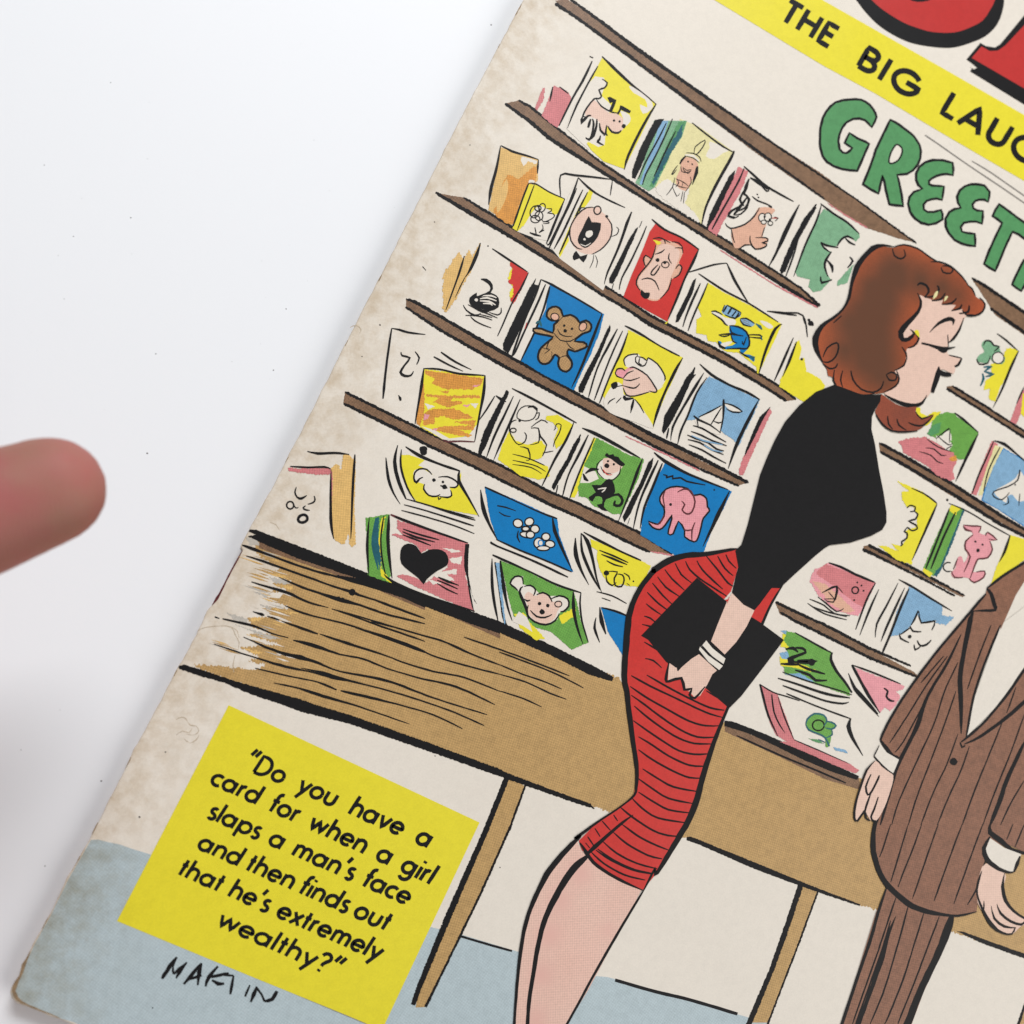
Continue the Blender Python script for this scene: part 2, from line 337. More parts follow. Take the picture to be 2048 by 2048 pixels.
def add_wear(m, strength=1.0):
    "dirt and water staining that follows the spine of the magazine, multiplied into the base colour"
    n, l = m.node_tree.nodes, m.node_tree.links; b = n['Principled BSDF']
    src = b.inputs['Base Color'].links[0].from_socket
    g = n.new('ShaderNodeNewGeometry')
    sb = n.new('ShaderNodeVectorMath'); sb.operation = 'SUBTRACT'; l.new(g.outputs['Position'], sb.inputs[0]); sb.inputs[1].default_value = SPN
    dt = n.new('ShaderNodeVectorMath'); dt.operation = 'DOT_PRODUCT'; l.new(sb.outputs[0], dt.inputs[0]); dt.inputs[1].default_value = RTV
    n1 = n.new('ShaderNodeTexNoise'); n1.inputs['Scale'].default_value = 120; n1.inputs['Detail'].default_value = 6; n1.inputs['Roughness'].default_value = 0.62; l.new(g.outputs['Position'], n1.inputs['Vector'])
    # noisy distance
    ma = n.new('ShaderNodeMath'); ma.operation = 'MULTIPLY_ADD'; l.new(n1.outputs[0], ma.inputs[0]); ma.inputs[1].default_value = -0.034; l.new(dt.outputs['Value'], ma.inputs[2])
    mr = n.new('ShaderNodeMapRange'); mr.inputs[1].default_value = -0.008; mr.inputs[2].default_value = -0.019; mr.inputs[3].default_value = 0; mr.inputs[4].default_value = 0.4*strength
    l.new(ma.outputs[0], mr.inputs[0])
    # grime in a band right at the fold
    mr2 = n.new('ShaderNodeMapRange'); mr2.inputs[1].default_value = 0.015; mr2.inputs[2].default_value = 0.0; mr2.inputs[3].default_value = 0; mr2.inputs[4].default_value = 0.58*strength; l.new(dt.outputs['Value'], mr2.inputs[0])
    n3 = n.new('ShaderNodeTexNoise'); n3.inputs['Scale'].default_value = 480; n3.inputs['Detail'].default_value = 7; n3.inputs['Roughness'].default_value = 0.72; l.new(g.outputs['Position'], n3.inputs['Vector'])
    r3 = n.new('ShaderNodeMapRange'); r3.inputs[1].default_value = 0.4; r3.inputs[2].default_value = 0.66; l.new(n3.outputs[0], r3.inputs[0])
    mm = n.new('ShaderNodeMath'); mm.operation = 'MULTIPLY'; l.new(mr2.outputs[0], mm.inputs[0]); l.new(r3.outputs[0], mm.inputs[1])
    ad = n.new('ShaderNodeMath'); ad.operation = 'ADD'; ad.use_clamp = True; l.new(mr.outputs[0], ad.inputs[0]); l.new(mm.outputs[0], ad.inputs[1])
    mx = n.new('ShaderNodeMix'); mx.data_type = 'RGBA'; mx.blend_type = 'MULTIPLY'; l.new(ad.outputs[0], mx.inputs[0]); l.new(src, mx.inputs[6]); mx.inputs[7].default_value = (0.74, 0.66, 0.555, 1)
    l.new(mx.outputs[2], b.inputs['Base Color'])
paper = print_mat('old_cover_paper', (226, 217, 204), 0.5, 0.018, 0.3)
for k, (nm, *_r) in INKS.items():
    add_wear(MATS[nm], 1.1 if k == 'Fl' else 1.0 if k == 'W' else 0.35)
add_wear(paper, 1.0)
slab('front_cover', [(0.00035, H_MAG), (0.00012, H_MAG-0.00003), (0.0, H_MAG-0.00012), (0.00008, H_MAG-0.00024), (0.0003, H_MAG-0.00028)], paper, magazine)
pm, n, l = new_mat('inner_pages_paper'); b = n['Principled BSDF']
g = n.new('ShaderNodeNewGeometry'); sx = n.new('ShaderNodeSeparateXYZ'); l.new(g.outputs['Position'], sx.inputs[0])
mt = n.new('ShaderNodeMath'); mt.operation = 'MULTIPLY'; mt.inputs[1].default_value = 52000; l.new(sx.outputs[2], mt.inputs[0]); sn = n.new('ShaderNodeMath'); sn.operation = 'SINE'; l.new(mt.outputs[0], sn.inputs[0])
mr = n.new('ShaderNodeMapRange'); mr.inputs[1].default_value = -1; mr.inputs[2].default_value = 1; l.new(sn.outputs[0], mr.inputs[0])
mx = n.new('ShaderNodeMix'); mx.data_type = 'RGBA'; mx.inputs[6].default_value = (0.30, 0.22, 0.14, 1); mx.inputs[7].default_value = (0.52, 0.43, 0.31, 1); l.new(mr.outputs[0], mx.inputs[0]); l.new(mx.outputs[2], b.inputs['Base Color']); b.inputs['Roughness'].default_value = 0.8
slab('inner_pages', [(0.0003, H_MAG-0.00028), (0.00018, H_MAG-0.0006), (0.0001, H_MAG*0.5), (0.0002, 0.0006), (0.0004, 0.00022)], pm, magazine)
slab('back_cover', [(0.00025, 0.00022), (0.00005, 0.00018), (0.00005, 0.00002), (0.0002, 0.0)], paper, magazine)
# ------------------------------------------------------------------ printed ground of the picture
tile(0, 0, 1932)
fl = Print('printed_floor', magazine, 1)
botm = [(146+dx, 2044+dx*0.385) for dx in range(1500, -1, -100)]
fl.F('Fl', [(182, 1680), (196, 1679), (215, 1684), (240, 1689), (262, 1697), (298, 1708), (862, 1854), (925, 1870), (1038, 1904), (1190, 1952), (1215, 1954), (1400, 2006), (1500, 2036), (1646, 2078)]+botm+[(125, 2038), (73, 2018), (36, 2004), (26, 1994), (24, 1986), (40, 1955), (50, 1930), (69, 1889), (102, 1830), (137, 1758), (158, 1722)])
fl.L(5, '920,1872 970,1887 1024,1902', tap=.9).L(7, '1230,1960 1310,1983 1381,2000 1475,2028', tap=.9)
fl.done()
c0 = Print('printed_counter', magazine, 3)
top = [(520, 1076), (560, 1090), (700, 1143), (850, 1200), (1000, 1262), (1130, 1310), (1240, 1358), (1250, 1372), (1320, 1400), (1448, 1446), (1550, 1490), (1648, 1530), (1760, 1572), (1900, 1630), (2120, 1720)]
bot = [(2400, 2040), (2120, 1943), (2048, 1914), (1913, 1866), (1755, 1820), (1720, 1811), (1600, 1767), (1515, 1733), (1373, 1676), (1345, 1668), (1189, 1614), (1150, 1598), (1012, 1550), (851, 1495), (633, 1420), (524, 1380), (430, 1350), (390, 1332)]
left = GP(300, 1000, '420,1585 620,1600 1000,1640 1130,1590 950,1555 1060,1515 870,1425 1240,1390 960,1300 1210,1290 1000,1235 940,1145 1180,1120 1080,1040 1380,1050 1120,950 1320,900 1050,880 1330,880 1180,800 1380,790 1160,710 1250,660 1090,560 1000,480')
c0.F('Ko', top+bot+left, 3)
c0.F('W', GP(300, 1000, '1080,890 1290,900 1250,950 1150,940')).F('W', GP(300, 1000, '1130,1420 1300,1490 1250,1500'))
for q in ('1160,700 1280,720 1340,760 1240,740', '1200,820 1370,830 1380,870', '1190,1060 1480,1090 1360,1100', '930,1300 1210,1350 1100,1350', '880,1420 1090,1470 1020,1490', '960,1140 1120,1130 1000,1180'):
    c0.F('Ot', GP(300, 1000, q), 2)
for q in ('1150,740 1300,770 1370,820 1200,800', '1010,890 1170,910 1120,940', '1060,1010 1200,1040 1150,1060', '740,1090 960,1150 930,1190 800,1150', '820,1200 1100,1290 1230,1340 1080,1310', '930,360 1040,390 1060,450 960,430'):
    c0.F('Gl', GP(300, 1000, q), 2)
rr = random.Random(5)
tile(300, 1000)
for i in range(64):
    y = 520+i*17+rr.uniform(-8, 8); e = 1180+90*math.sin(i*.7)+rr.uniform(-90, 90)-(380 if i > 58 else 0); Ln = rr.uniform(90, 260); k = rr.choice(['Ko', 'Ko', 'W', 'Ot', 'Gl'])
    x0 = e-Ln*(.75 if k != 'W' else .3); c0.L(rr.uniform(7, 15), f'{x0:.0f},{y+(x0-1180)*.3:.0f},3 {x0+Ln*.6:.0f},{y+(x0+Ln*.6-1180)*.3:.0f} {x0+Ln:.0f},{y+(x0+Ln-1180)*.3:.0f},4', k, rag=.4, tap=.2); c0.lv -= .7
c0.lv += 1
c0.F('Br', GP(450, 850, '330,1120 800,1290 1400,1490 1932,1730 1932,1790 1400,1560 900,1390 330,1190'), 2)
c0.F('Br', GP(400, 1150, '1600,180 1932,370 1932,410 1600,260', 600), 2)
tile(0, 0, 1932); c0.F('Br', '1449,1446 1600,1512 1717,1552 1722,1580 1650,1558 1560,1514 1449,1463', .6)
c0.done()
cl = c0.sub('counter_edge_line', up=2)
tile(450, 850)
cl.F('K', '240,1010 300,1012 900,1240 1500,1480 1932,1640 1932,1740 1600,1610 1300,1490 700,1290 330,1130 220,1075 300,1060 230,1030', 4)
tile(400, 1150, 600)
cl.F('K', '880,0 1270,60 1932,300 1932,378 1700,300 1300,145 880,10', 3)
tile(0, 0, 1932)
cl.F('K', '985,1237 1000,1243 1100,1289 1190,1333 1227,1354 1224,1363 1180,1350 1100,1310 1000,1266 985,1262', .8)
cl.F('K', '358,1331 368,1329 400,1338 470,1362 523,1377 600,1398 640,1412 700,1430 851,1483 1000,1538 1012,1545 1100,1578 1180,1607 1190,1618 1150,1606 1000,1553 850,1500 700,1448 600,1423 560,1408 500,1388 450,1366 400,1352 358,1338', .9)
cl.F('K', '1373,1674 1382,1673 1515,1727 1600,1762 1660,1786 1720,1808 1719,1812 1640,1786 1598,1771 1512,1739 1400,1690 1373,1680', .6)
cl.F('K', '1913,1862 1925,1863 2048,1907 2200,1965 2200,1972 2048,1917 1960,1885', .6)
cl.F('K', '1449,1441 1466,1443 1528,1467 1605,1501 1667,1529 1718,1552 1714,1560 1667,1545 1605,1519 1551,1492 1497,1467 1449,1452', .5)
cl.L(4, '1473,1471 1559,1510 1621,1536 1692,1566').done()
gr = c0.sub('wood_grain')
tile(450, 850)
gr.M(19, '165,1160 250,1190,30 400,1245,22 800,1390 1080,1465 1400,1560 1700,1650 1932,1760|205,1265,12 320,1300,20 520,1370 800,1470 1050,1560,16 1230,1615,26 1300,1645 1450,1690,14 1550,1730,20 1700,1785 1932,1870,16|520,1470,10 700,1550,18 900,1620 1120,1690,36 1300,1740,16 1450,1790 1600,1840 1932,1920,14', rag=.2)
gr.M(17, '255,1515,16 400,1560 600,1620,26 800,1710 1000,1765,10|1030,1775,10 1200,1830 1450,1925,14 1700,2010 1932,2090,12|580,1745,14 750,1815,18 950,1870,12 1200,1932 1500,2040,14 1932,2200,14', rag=.2)
tile(400, 1150, 600)
gr.M(9, '1932,330 1700,250 1450,165|340,235 400,255,16 415,258|432,265 510,290,16|525,297 620,330,14 760,380,16|770,380,8 950,440,16 1200,520,8 1300,560 1500,620,10 1700,660 1932,750,8|1000,340 1200,400,16 1400,470 1500,520 1700,580 1932,640|1100,300,8 1300,350 1600,440 1750,510 1932,580', rag=.2)
gr.M(9, '95,270,18 125,280|145,282,12 350,330,14 460,375,8 570,405|600,420,14 720,450,20 900,510 1050,540,12 1200,600 1400,660 1650,720,12 1900,835,8|280,400,10 350,430,8 390,450,12 550,510,20 650,530,22 770,570,14 900,620 1200,680,14 1500,790 1850,900,8|550,510,8 640,540 760,560|90,445,8 350,530 550,590,16 700,620 850,655,22 1000,690,10 1300,770 1600,870 1830,970,8|650,600,8 760,620 850,640', rag=.2)
gr.M(8, '355,600 500,635 640,665 760,690 880,740,18|905,745,14 1100,790,14 1300,840 1500,900 1690,990,10|475,695 640,730,10 760,770,18 1000,840,10 1350,960,6|850,220,6 1000,260 1200,320 1400,380 1550,420 1700,490 1932,580', rag=.2)
gr.M(8, '1925,745 2080,795 2200,850|1925,638 2100,690 2250,760 2360,800|1925,576 2080,640 2200,680 2330,735|1925,495 2100,560 2300,640 2470,728|1700,400 1932,480 2150,560 2380,650', rag=.2)
gr.D(22, '980,110').D(16, '890,155 915,160').done()
# legs of the counter
def tleg(P, L1, L2):
    t = Print('counter_leg', magazine, 8); t.F('Ko', P); t.L(1, L1, tap=.9, j=.6, sm=False); t.L(1, L2, tap=.9, j=.6, sm=False); t.done()
tile(0, 0, 1932)
tleg(GP(650, 1500, '1411,215 1550,280 1430,600 1198,1121 889,1758 777,1986 700,1990 727,1836 966,1256 1237,638 1353,348', 500), '1015,1552,11 1000,1590,11 970,1665,11 900,1825,13 838,1975,11 826,2010,10', '1051,1570,4 1020,1655,5 960,1790,5 880,1955,5 851,2014,6')
tleg(GP(1350, 1600, '1217,815 1381,885 1207,1352 966,1980 900,2150 720,2150 811,1932 942,1618 1087,1208'), '1602,1768,11 1575,1850,11 1545,1935,10 1518,2000,11 1480,2090,11', '1636,1782,4 1600,1880,4 1550,2010,4 1525,2075,5')
tleg([(2060, 1990), (2100, 2000), (2060, 2090), (2020, 2080)], '2058,1985,5 2037,2048,6 2020,2090,6', '2100,2000,4 2060,2090,4')
# shelves
def shelf(fills, lines, label=None, red=None):
    s = Print('printed_shelf', magazine, 12, label)
    tile(0, 0, 1932)
    s.F('Br', fills, .7)
    for q in lines: s.L(6, q, sm=False, j=.9, tap=.5)
    if red: s.L(2.5, red, 'P', sm=False, j=.8)
    s.done()
shelf('1110,2 1132,-3 1250,76 1400,186 1520,268 1640,345 1714,400 1775,445 1833,486 1800,478 1736,457 1690,430 1649,400 1520,312 1400,222 1250,110',
      ['1140,-2,5 1200,42,7 1270,95,8 1400,186,7 1550,290,5 1714,400,4 1775,445,4 1833,487,4', '1110,7,7 1150,33,6 1250,106,7 1400,218,7 1520,306,6 1649,398,4'], red='1655,406 1690,430 1736,457')
shelf('1037,201 1060,213 1119,260 1199,323 1250,357 1310,398 1397,447 1500,511 1600,575 1640,612 1636,614 1600,592 1500,530 1397,466 1290,399 1200,341 1099,277 1060,243 1010,207', ['1037,201,5 1060,213,6 1119,260,5 1199,323,5 1250,357,6 1310,398,5 1397,447,6 1500,511,5 1600,575,5 1640,612,6', '1010,207,6 1060,243,7 1099,277,8 1200,341,7 1290,399,6 1397,466,6 1500,530,7 1600,592,8 1636,614,7'], red='1440,500 1550,570 1636,616')
shelf('872,385 900,391 927,395 1022,453 1119,513 1200,567 1250,597 1300,631 1400,682 1453,709 1559,773 1592,799 1573,802 1520,768 1453,728 1400,700 1300,649 1250,616 1200,587 1119,534 1022,474 940,426 871,385', ['927,395,5 1022,453,6 1119,513,6 1200,567,5 1250,597,5 1300,631,6 1400,682,6 1453,709,5 1559,773,5 1592,799,6', '871,385,6 940,426,8 1022,474,7 1119,534,7 1200,587,6 1250,616,6 1300,649,8 1400,700,7 1453,728,7 1520,768,6 1573,802,6'])
shelf('812,600 825,600 900,645 1000,705 1050,730 1150,786 1250,840 1350,895 1450,945 1495,965 1475,972 1400,935 1300,888 1200,835 1100,782 1000,730 900,672 812,615',
      ['812,598,5 830,604,7 930,662,7 1000,702,8 1100,758,6 1200,812,6 1300,868,8 1400,915,8 1497,966,7', '811,614,5 880,660,6 1000,728,7 1100,782,7 1200,835,5 1300,888,6 1400,938,5 1478,972,5'], red='1250,872 1330,908 1400,942')
shelf('690,784 795,836 884,879 957,911 1002,931 1100,984 1150,1004 1276,1064 1345,1108 1300,1104 1276,1094 1150,1031 1100,1009 1050,984 957,938 857,891 764,844 687,807', ['690,784,6 795,836,6 884,879,5 957,911,6 1002,931,6 1100,984,6 1150,1004,5 1276,1064,6 1345,1108,6', '687,807,6 764,844,7 857,891,6 957,938,6 1050,984,6 1100,1009,7 1150,1031,6 1276,1094,6 1300,1104,6'], red='1302,1103 1352,1112')
shelf('1942,556 1960,562 2048,620 2200,720 2200,760 2048,670 1990,630 1965,590', ['1943,556,5 1970,572,7 2048,625,7 2200,725,6', '1980,616,5 2020,645,7 2048,664,7 2200,770,6'], 'shelf running off behind the red haired head')
shelf('1893,773 1905,771 1950,800 2048,864 2150,930 2150,950 2048,872 1950,812 1895,780', ['1905,772,5 1960,806,5 2048,862,5 2150,930,5', '1893,777,6 1940,806,5 2048,875,5 2150,945,5'])
shelf('1758,886 1775,895 1900,968 2048,1060 2150,1120 2150,1140 2048,1070 1900,990 1760,904', ['1758,886,6 1800,908,7 1900,965,7 2000,1030,7 2048,1058,6 2150,1120,6', '1760,903,5 1800,925,7 1900,985,7 2000,1048,7 2048,1072,6 2150,1140,6'])
shelf('1727,1092 1738,1090 1850,1148 1930,1192 1925,1194 1915,1190 1825,1144 1727,1100', ['1736,1090,7 1800,1122,6 1870,1160,6 1930,1192,4', '1725,1098,7 1780,1125,5 1850,1160,5 1910,1192,4'])
shelf('1550,1205 1562,1206 1648,1248 1740,1298 1828,1344 1838,1354 1820,1350 1740,1318 1648,1270 1560,1228', ['1551,1204,6 1600,1228,6 1648,1249,6 1740,1297,6 1822,1332,5', '1560,1224,5 1590,1242,6 1648,1270,6 1740,1316,6 1832,1353,5'])
# ------------------------------------------------------------------ printed picture: cards, upper rows
MG = magazine
CARDS = []
def card(label, base=30): return Print('greeting_card', MG, base, label)
# A: horned cow on yellow
tile(1000, 0)
c = card('yellow card with a horned animal')
c.F('P', '520,830 580,850 660,890 690,950 620,1110 555,1235 470,1180 400,1120', 5)
c.F('P', '415,850 440,845 420,960 355,1075 340,1030 370,960', 6)
c.F('Y', '985,560 1250,820 1505,1010 1350,1330 1200,1630 1150,1615 1000,1560 880,1450 700,1180 650,1210 720,1040 860,800')
c.S('W', '1245,830 1330,870 1470,990 1460,1060 1380,1100 1350,1010 1420,1040 1400,960 1290,900')
c.F('W', '920,740 1000,750 1035,810 1000,860 980,930 1060,1000 1090,1060 1040,1100 1000,1150 1020,1300 1010,1400 950,1420 850,1370 830,1400 860,1450 720,1320 640,1240 700,1060 830,830', 2)
c.M(16, '890,590 800,780,20 700,950 570,1215|945,640 860,790,14 740,1020 650,1240,8|865,545 900,560|510,840 480,980|575,840 660,905')
c.L(20, '985,545,14 1080,640,26 1250,800,20 1380,900,10 1510,1010,14').L(16, '1505,1010 1390,1200,22 1240,1500,22 1200,1640,10')
c.done()
m = c.sub('horned_animal')
m.S('S', '910,970 960,1020 1050,1090 1130,1100 1190,1150 1210,1200 1170,1270 1090,1285 1030,1220 1020,1300 980,1280 960,1180 880,1130 830,1130 830,1050')
m.S('W', '1160,1070 1250,1110 1255,1180 1190,1230 1190,1150')
m.L(14, '985,765 1035,800 1010,850 955,870 980,930 950,955 910,955 840,1040 800,1120 830,1130')
m.L(13, '930,960 980,1030 1080,1085 1130,1090').F('K', '1035,945 1060,935 1125,968 1112,1010 1085,1075 1050,1075 1080,1005 1085,990 1060,1000 1050,975').F('K', '1150,1060 1160,1018 1185,1025 1265,1072 1252,1098 1200,1080 1170,1062 1145,1110 1125,1100')
m.M(18, '800,1120 780,1190,30 850,1120,16 880,1120|875,1150,24 850,1235,36|890,1150,20 905,1200 885,1310,16 860,1350,24 825,1330|935,1150,20 930,1220 900,1310,26 870,1350|960,1190 970,1260 1010,1300 1000,1310|970,1310 960,1350 940,1370,22 1000,1405,18|1030,1210 1020,1290 1040,1310|1040,1220 1080,1275 1140,1285 1170,1260')
m.D(12, '1100,1165 1155,1175').D(20, '1195,1220'); m.done()
# orange poster-like card behind, flower card (tile D)
tile(850, 250)
c = card('orange card standing behind the small flower card', 24)
c.F('Ot', '730,215 860,265 1090,330 1090,540 980,600 840,970 610,820 700,420', 4)
c.S('O', '800,480 900,520 1000,440 1080,400 1060,560 980,600 900,800 840,960 660,850 700,760 740,600', 8)
c.S('Ot', '700,700 790,520 800,640 760,760 700,850')
c.S('W', '930,310 1080,345 1060,380 1000,350 950,400', 5).S('W', '1010,530 1060,540 1040,570 1000,560')
c.L(20, '730,200,10 690,420 640,600,26 615,770,14').L(16, '735,200 840,255,20 960,290 1095,335').L(16, '1095,335 1085,470').done()
c = card('small yellow card with a sketched flower', 34)
c.F('Y', '1000,570 1070,580 1350,720 1290,860 1250,900 1100,770 1030,850 940,980 900,1030 845,1000', 2)
c.F('W', '1030,850 1100,770 1250,850 1300,850 1190,1120 1080,1100 890,1030 950,980')
c.F('Y', '1070,585 1345,720 1280,860 1240,870 1200,800 1100,750 1020,830 1000,900 950,980 920,970')
c.L(22, '1000,565 940,720,14 850,980,20').M(12, '1055,580 980,780 890,1020|1000,565 1070,570 1200,650 1350,715').L(20, '1350,715,12 1280,880 1200,1080 1170,1150,8').done()
m = c.sub('flower_motif')
m.O(10, 1090, 805, 30, 26).O(9, 1130, 800, 30, 42, 20).O(9, 1060, 840, 44, 60, 20).O(9, 1100, 880, 38, 44).O(9, 1065, 910, 44, 36).M(9, '1170,810 1220,810 1215,835 1180,850 1240,860 1245,890 1190,925 1140,935 1130,900|1140,940 1190,935 1195,950 1140,955|1130,960 1140,1000 1110,1030').L(22, '1150,1015 1100,1040').L(20, '1010,1040 1060,1060 1120,1075').L(14, '1060,990 1075,1060').done()
# envelope behind & laughing face card
c = card('white card with a laughing bald face wearing a bow tie', 38)
c.F('W', '1480,510 1940,800 2020,860 1720,1600 1300,1290 1180,1140 1310,900 1380,700')
c.F('Y', '1590,620 1620,650 1600,720 1540,800 1500,800 1480,900 1380,1060 1390,1120 1300,1280 1290,1240 1370,1040 1500,760', 3)
c.L(12, '1310,690 1310,485 1440,485,18 1800,525').L(10, '1810,535 1790,680')
c.M(14, '1480,510 1400,740,20 1290,980,24 1200,1150 1180,1150|1465,610 1420,720 1300,960,22 1195,1200|1525,625 1450,780 1350,1000,18 1245,1200|1570,650 1470,850 1380,1060,16 1295,1250')
c.L(16, '1480,510 1570,600,20 1700,690 1932,800'); c.done()
m = c.sub('laughing_face')
m.S('S', '1560,800 1640,800 1720,850 1790,920 1810,1020 1780,1110 1700,1200 1600,1250 1500,1230 1430,1170 1395,1080 1410,950 1470,860')
m.O(11, 1665, 825, 34, 40, 10, fill='S')
m.L(11, '1640,800 1560,800 1470,870 1400,1000 1410,1120 1470,1190 1520,1200').L(11, '1740,880 1800,960 1800,1060 1760,1140 1690,1210 1610,1250').L(9, '1490,840 1510,800 1560,805').L(9, '1845,985 1870,1010 1850,1060 1790,1080')
m.S('K', '1580,880 1610,940 1700,950 1670,1080 1600,1160 1540,1190 1480,1140 1480,1080 1520,1000')
m.S('W', '1560,1030 1610,1020 1620,1060 1580,1090 1550,1070').D(12, '1540,1105', 'W').L(8, '1500,1150 1550,1170 1600,1140', 'W')
m.D(16, '1755,885'); m.S('K', '1460,1215 1500,1270 1570,1250 1530,1330 1490,1290 1440,1310 1425,1270'); m.M(8, '1630,1250 1620,1320 1590,1385|1645,1260 1665,1320 1650,1380'); m.done()
# swan card
c = card('white card with a black swan and a red corner', 30)
c.F('Ot', '530,1140 540,1160 440,1420 360,1560 290,1700 200,1810 170,1780 175,1680 170,1540 215,1400 270,1300 330,1230 370,1300 430,1200 450,1280', 8)
c.F('Ot', '200,1390 215,1385 190,1480 165,1490', 4)
c.L(22, '535,1140,14 500,1250,28 440,1390,22 390,1470,10').L(12, '380,1265 340,1400,18 270,1600 200,1790').L(9, '400,1450 340,1560 290,1670', rag=.5)
c.F('Y', '815,1330 840,1370 830,1400 800,1480 810,1520 850,1560 815,1620 830,1710 860,1700 880,1400', 6)
c.F('R', '830,1320 1000,1425 940,1570 870,1700 840,1730 825,1690 850,1640 850,1560 805,1510 830,1470 840,1390 820,1350', 7)
c.L(14, '650,1195 800,1295,16 990,1420').L(12, '1000,1425 920,1590,16 850,1700 750,1932,12 700,2040'); c.done()
m = c.sub('black_swan')
m.L(26, '540,1490,12 590,1500,30 640,1550,24 630,1610,16 540,1650,14 470,1680')
m.S('K', '500,1620 430,1670 435,1730 480,1770 560,1780 620,1800 710,1760 710,1670 660,1630 600,1620 560,1660 500,1650')
m.M(14, '560,1650 640,1650 690,1670|530,1680 600,1670 690,1700|530,1700 620,1705 680,1740|560,1725 630,1725 650,1745', 'W').D(16, '495,1690', 'W').L(18, '480,1770 560,1800,30 620,1800')
m.M(10, '370,1740 400,1790 480,1840,16 540,1820|415,1735 520,1790 620,1830 700,1865|390,1840 470,1840 560,1855 650,1885|440,1850 480,1890 560,1932 640,1960|530,1830 650,1860|735,1765 735,1810 700,1835 620,1810'); m.done()
# feather chief card
tile(1200, 250)
c = card('pale yellow card with a smiling figure wearing a feather', 30)
c.F('Yp', '770,-60 960,20 1290,260 1130,560 1040,760 980,960 930,900 860,790 760,770 600,640 530,600 640,320 760,40')
c.S('W', '1060,160 1240,240 1190,270 1100,330 1020,300 1060,220').S('W', '640,520 700,560 860,620 820,760 900,830 960,940 800,850 540,640', 8)
c.F('Lg', '520,-40 840,-40 790,120 690,260 640,380 580,500 530,600 470,640 340,560 380,480 460,240')
c.F('Lb', '580,-40 660,-40 600,160 520,330 440,500 400,580 380,570 430,430 520,180')
c.F('G', '760,-30 830,-40 780,120 690,260 640,380 580,480 520,600 480,600 560,400 650,180', 8)
c.F('Tl', '800,-20 740,90 660,220 560,420 500,560 520,580 600,430 680,280 790,110', 8)
c.F('K', '530,-50 470,60 380,240 310,440 310,510 340,520 400,400 480,200 560,40 620,-60', 3)
c.M(13, '700,-60 640,80 540,290 440,480 410,580|640,-20 560,140 440,360 370,520|730,60 620,280 520,500', k='K')
c.L(14, '890,-20 1000,70 1180,205,16 1290,265').L(20, '1295,250 1260,330,26 1110,600,24 1020,800,20 980,975,14').done()
m = c.sub('feather_figure')
m.S('Sd', '830,310 920,340 950,400 920,470 880,560 830,640 740,590 740,500 770,440 780,370')
m.M(9, '910,270 920,210 1015,145 1000,200 950,270 915,290|830,270 900,275 960,310 975,355')
m.L(18, '820,290 900,300 955,350', 'W').L(8, '815,300 900,320 960,370')
m.L(20, '830,300 790,340 770,380').L(30, '940,400 930,460 910,520,20 890,580,10').M(8, '750,390 720,430 690,480 710,470 740,430|780,400 790,450 840,460 880,440|720,510 700,600 640,680|730,520 800,550 850,590|710,570 780,600 840,610|740,520 760,560 730,600|800,550 790,600|700,600 740,690 770,660|800,640 780,740|815,650 805,760|870,500 880,560 820,650')
m.D(9, '850,355 890,380').M(7, '800,410 840,440 880,430 850,470 810,440 800,410').done()
# bearded caveman shout card
c = card('white card with a shaggy haired bather behind pink sheets', 30)
c.F('P', '1340,400 1430,450 1380,600 1280,780 1180,960 1130,1070 1040,1010 1080,900 1220,650', 6)
c.F('K', '1310,430 1250,490 1150,680 1060,860 1030,980 1040,1000 1120,880 1220,660 1290,520', 3)
c.L(16, '1390,420 1340,540 1240,720 1150,880 1080,1010').L(18, '1390,400 1480,480 1620,600 1870,740,14')
c.L(20, '1925,770,14 1800,1000,26 1700,1240,20 1630,1365,10').done()
m = c.sub('shaggy_bather')
m.S('Sd', '1530,800 1650,800 1690,830 1620,900 1600,980 1570,1080 1620,1100 1610,1150 1520,1210 1470,1160 1380,1170 1300,1190 1270,1010 1400,970 1490,880')
m.S('Sd', '1590,1000 1540,1090 1620,1090 1620,1120 1560,1140 1600,1150 1580,1190 1500,1200 1440,1120 1460,1070')
m.M(22, '1440,520 1410,600,30 1390,680|1450,510 1540,560,34 1620,620,24|1400,620 1350,720 1390,780|1420,700 1330,820,26 1290,870|1360,780 1270,830,20 1240,880 1300,890|1390,660 1440,720 1400,800,14 1330,830')
m.M(12, '1540,570 1630,620 1610,640 1560,590|1300,870 1360,860 1420,800 1430,760|1470,690 1520,730 1600,760 1660,790|1540,800 1490,880 1400,960 1260,1000 1210,950|1270,1010 1280,1080 1300,1140|1340,1200 1400,1160 1470,1160|1450,1070 1450,1130 1500,1200 1590,1180 1610,1150 1560,1140 1620,1120 1600,1090 1500,1090|1590,990 1560,1080|1250,890 1290,900 1340,880')
m.L(30, '1630,780 1660,800').O(8, 1565, 895, 34, 40, 10, fill='W').O(8, 1620, 890, 34, 40, 10, fill='W').O(7, 1580, 940, 24, 20, fill='W').O(7, 1645, 950, 22, 20, fill='W').D(12, '1590,885 1640,915').L(12, '1660,900 1720,900', 'R').M(8, '1680,890 1720,900 1690,930').D(8, '1520,670 1530,700'); m.done()
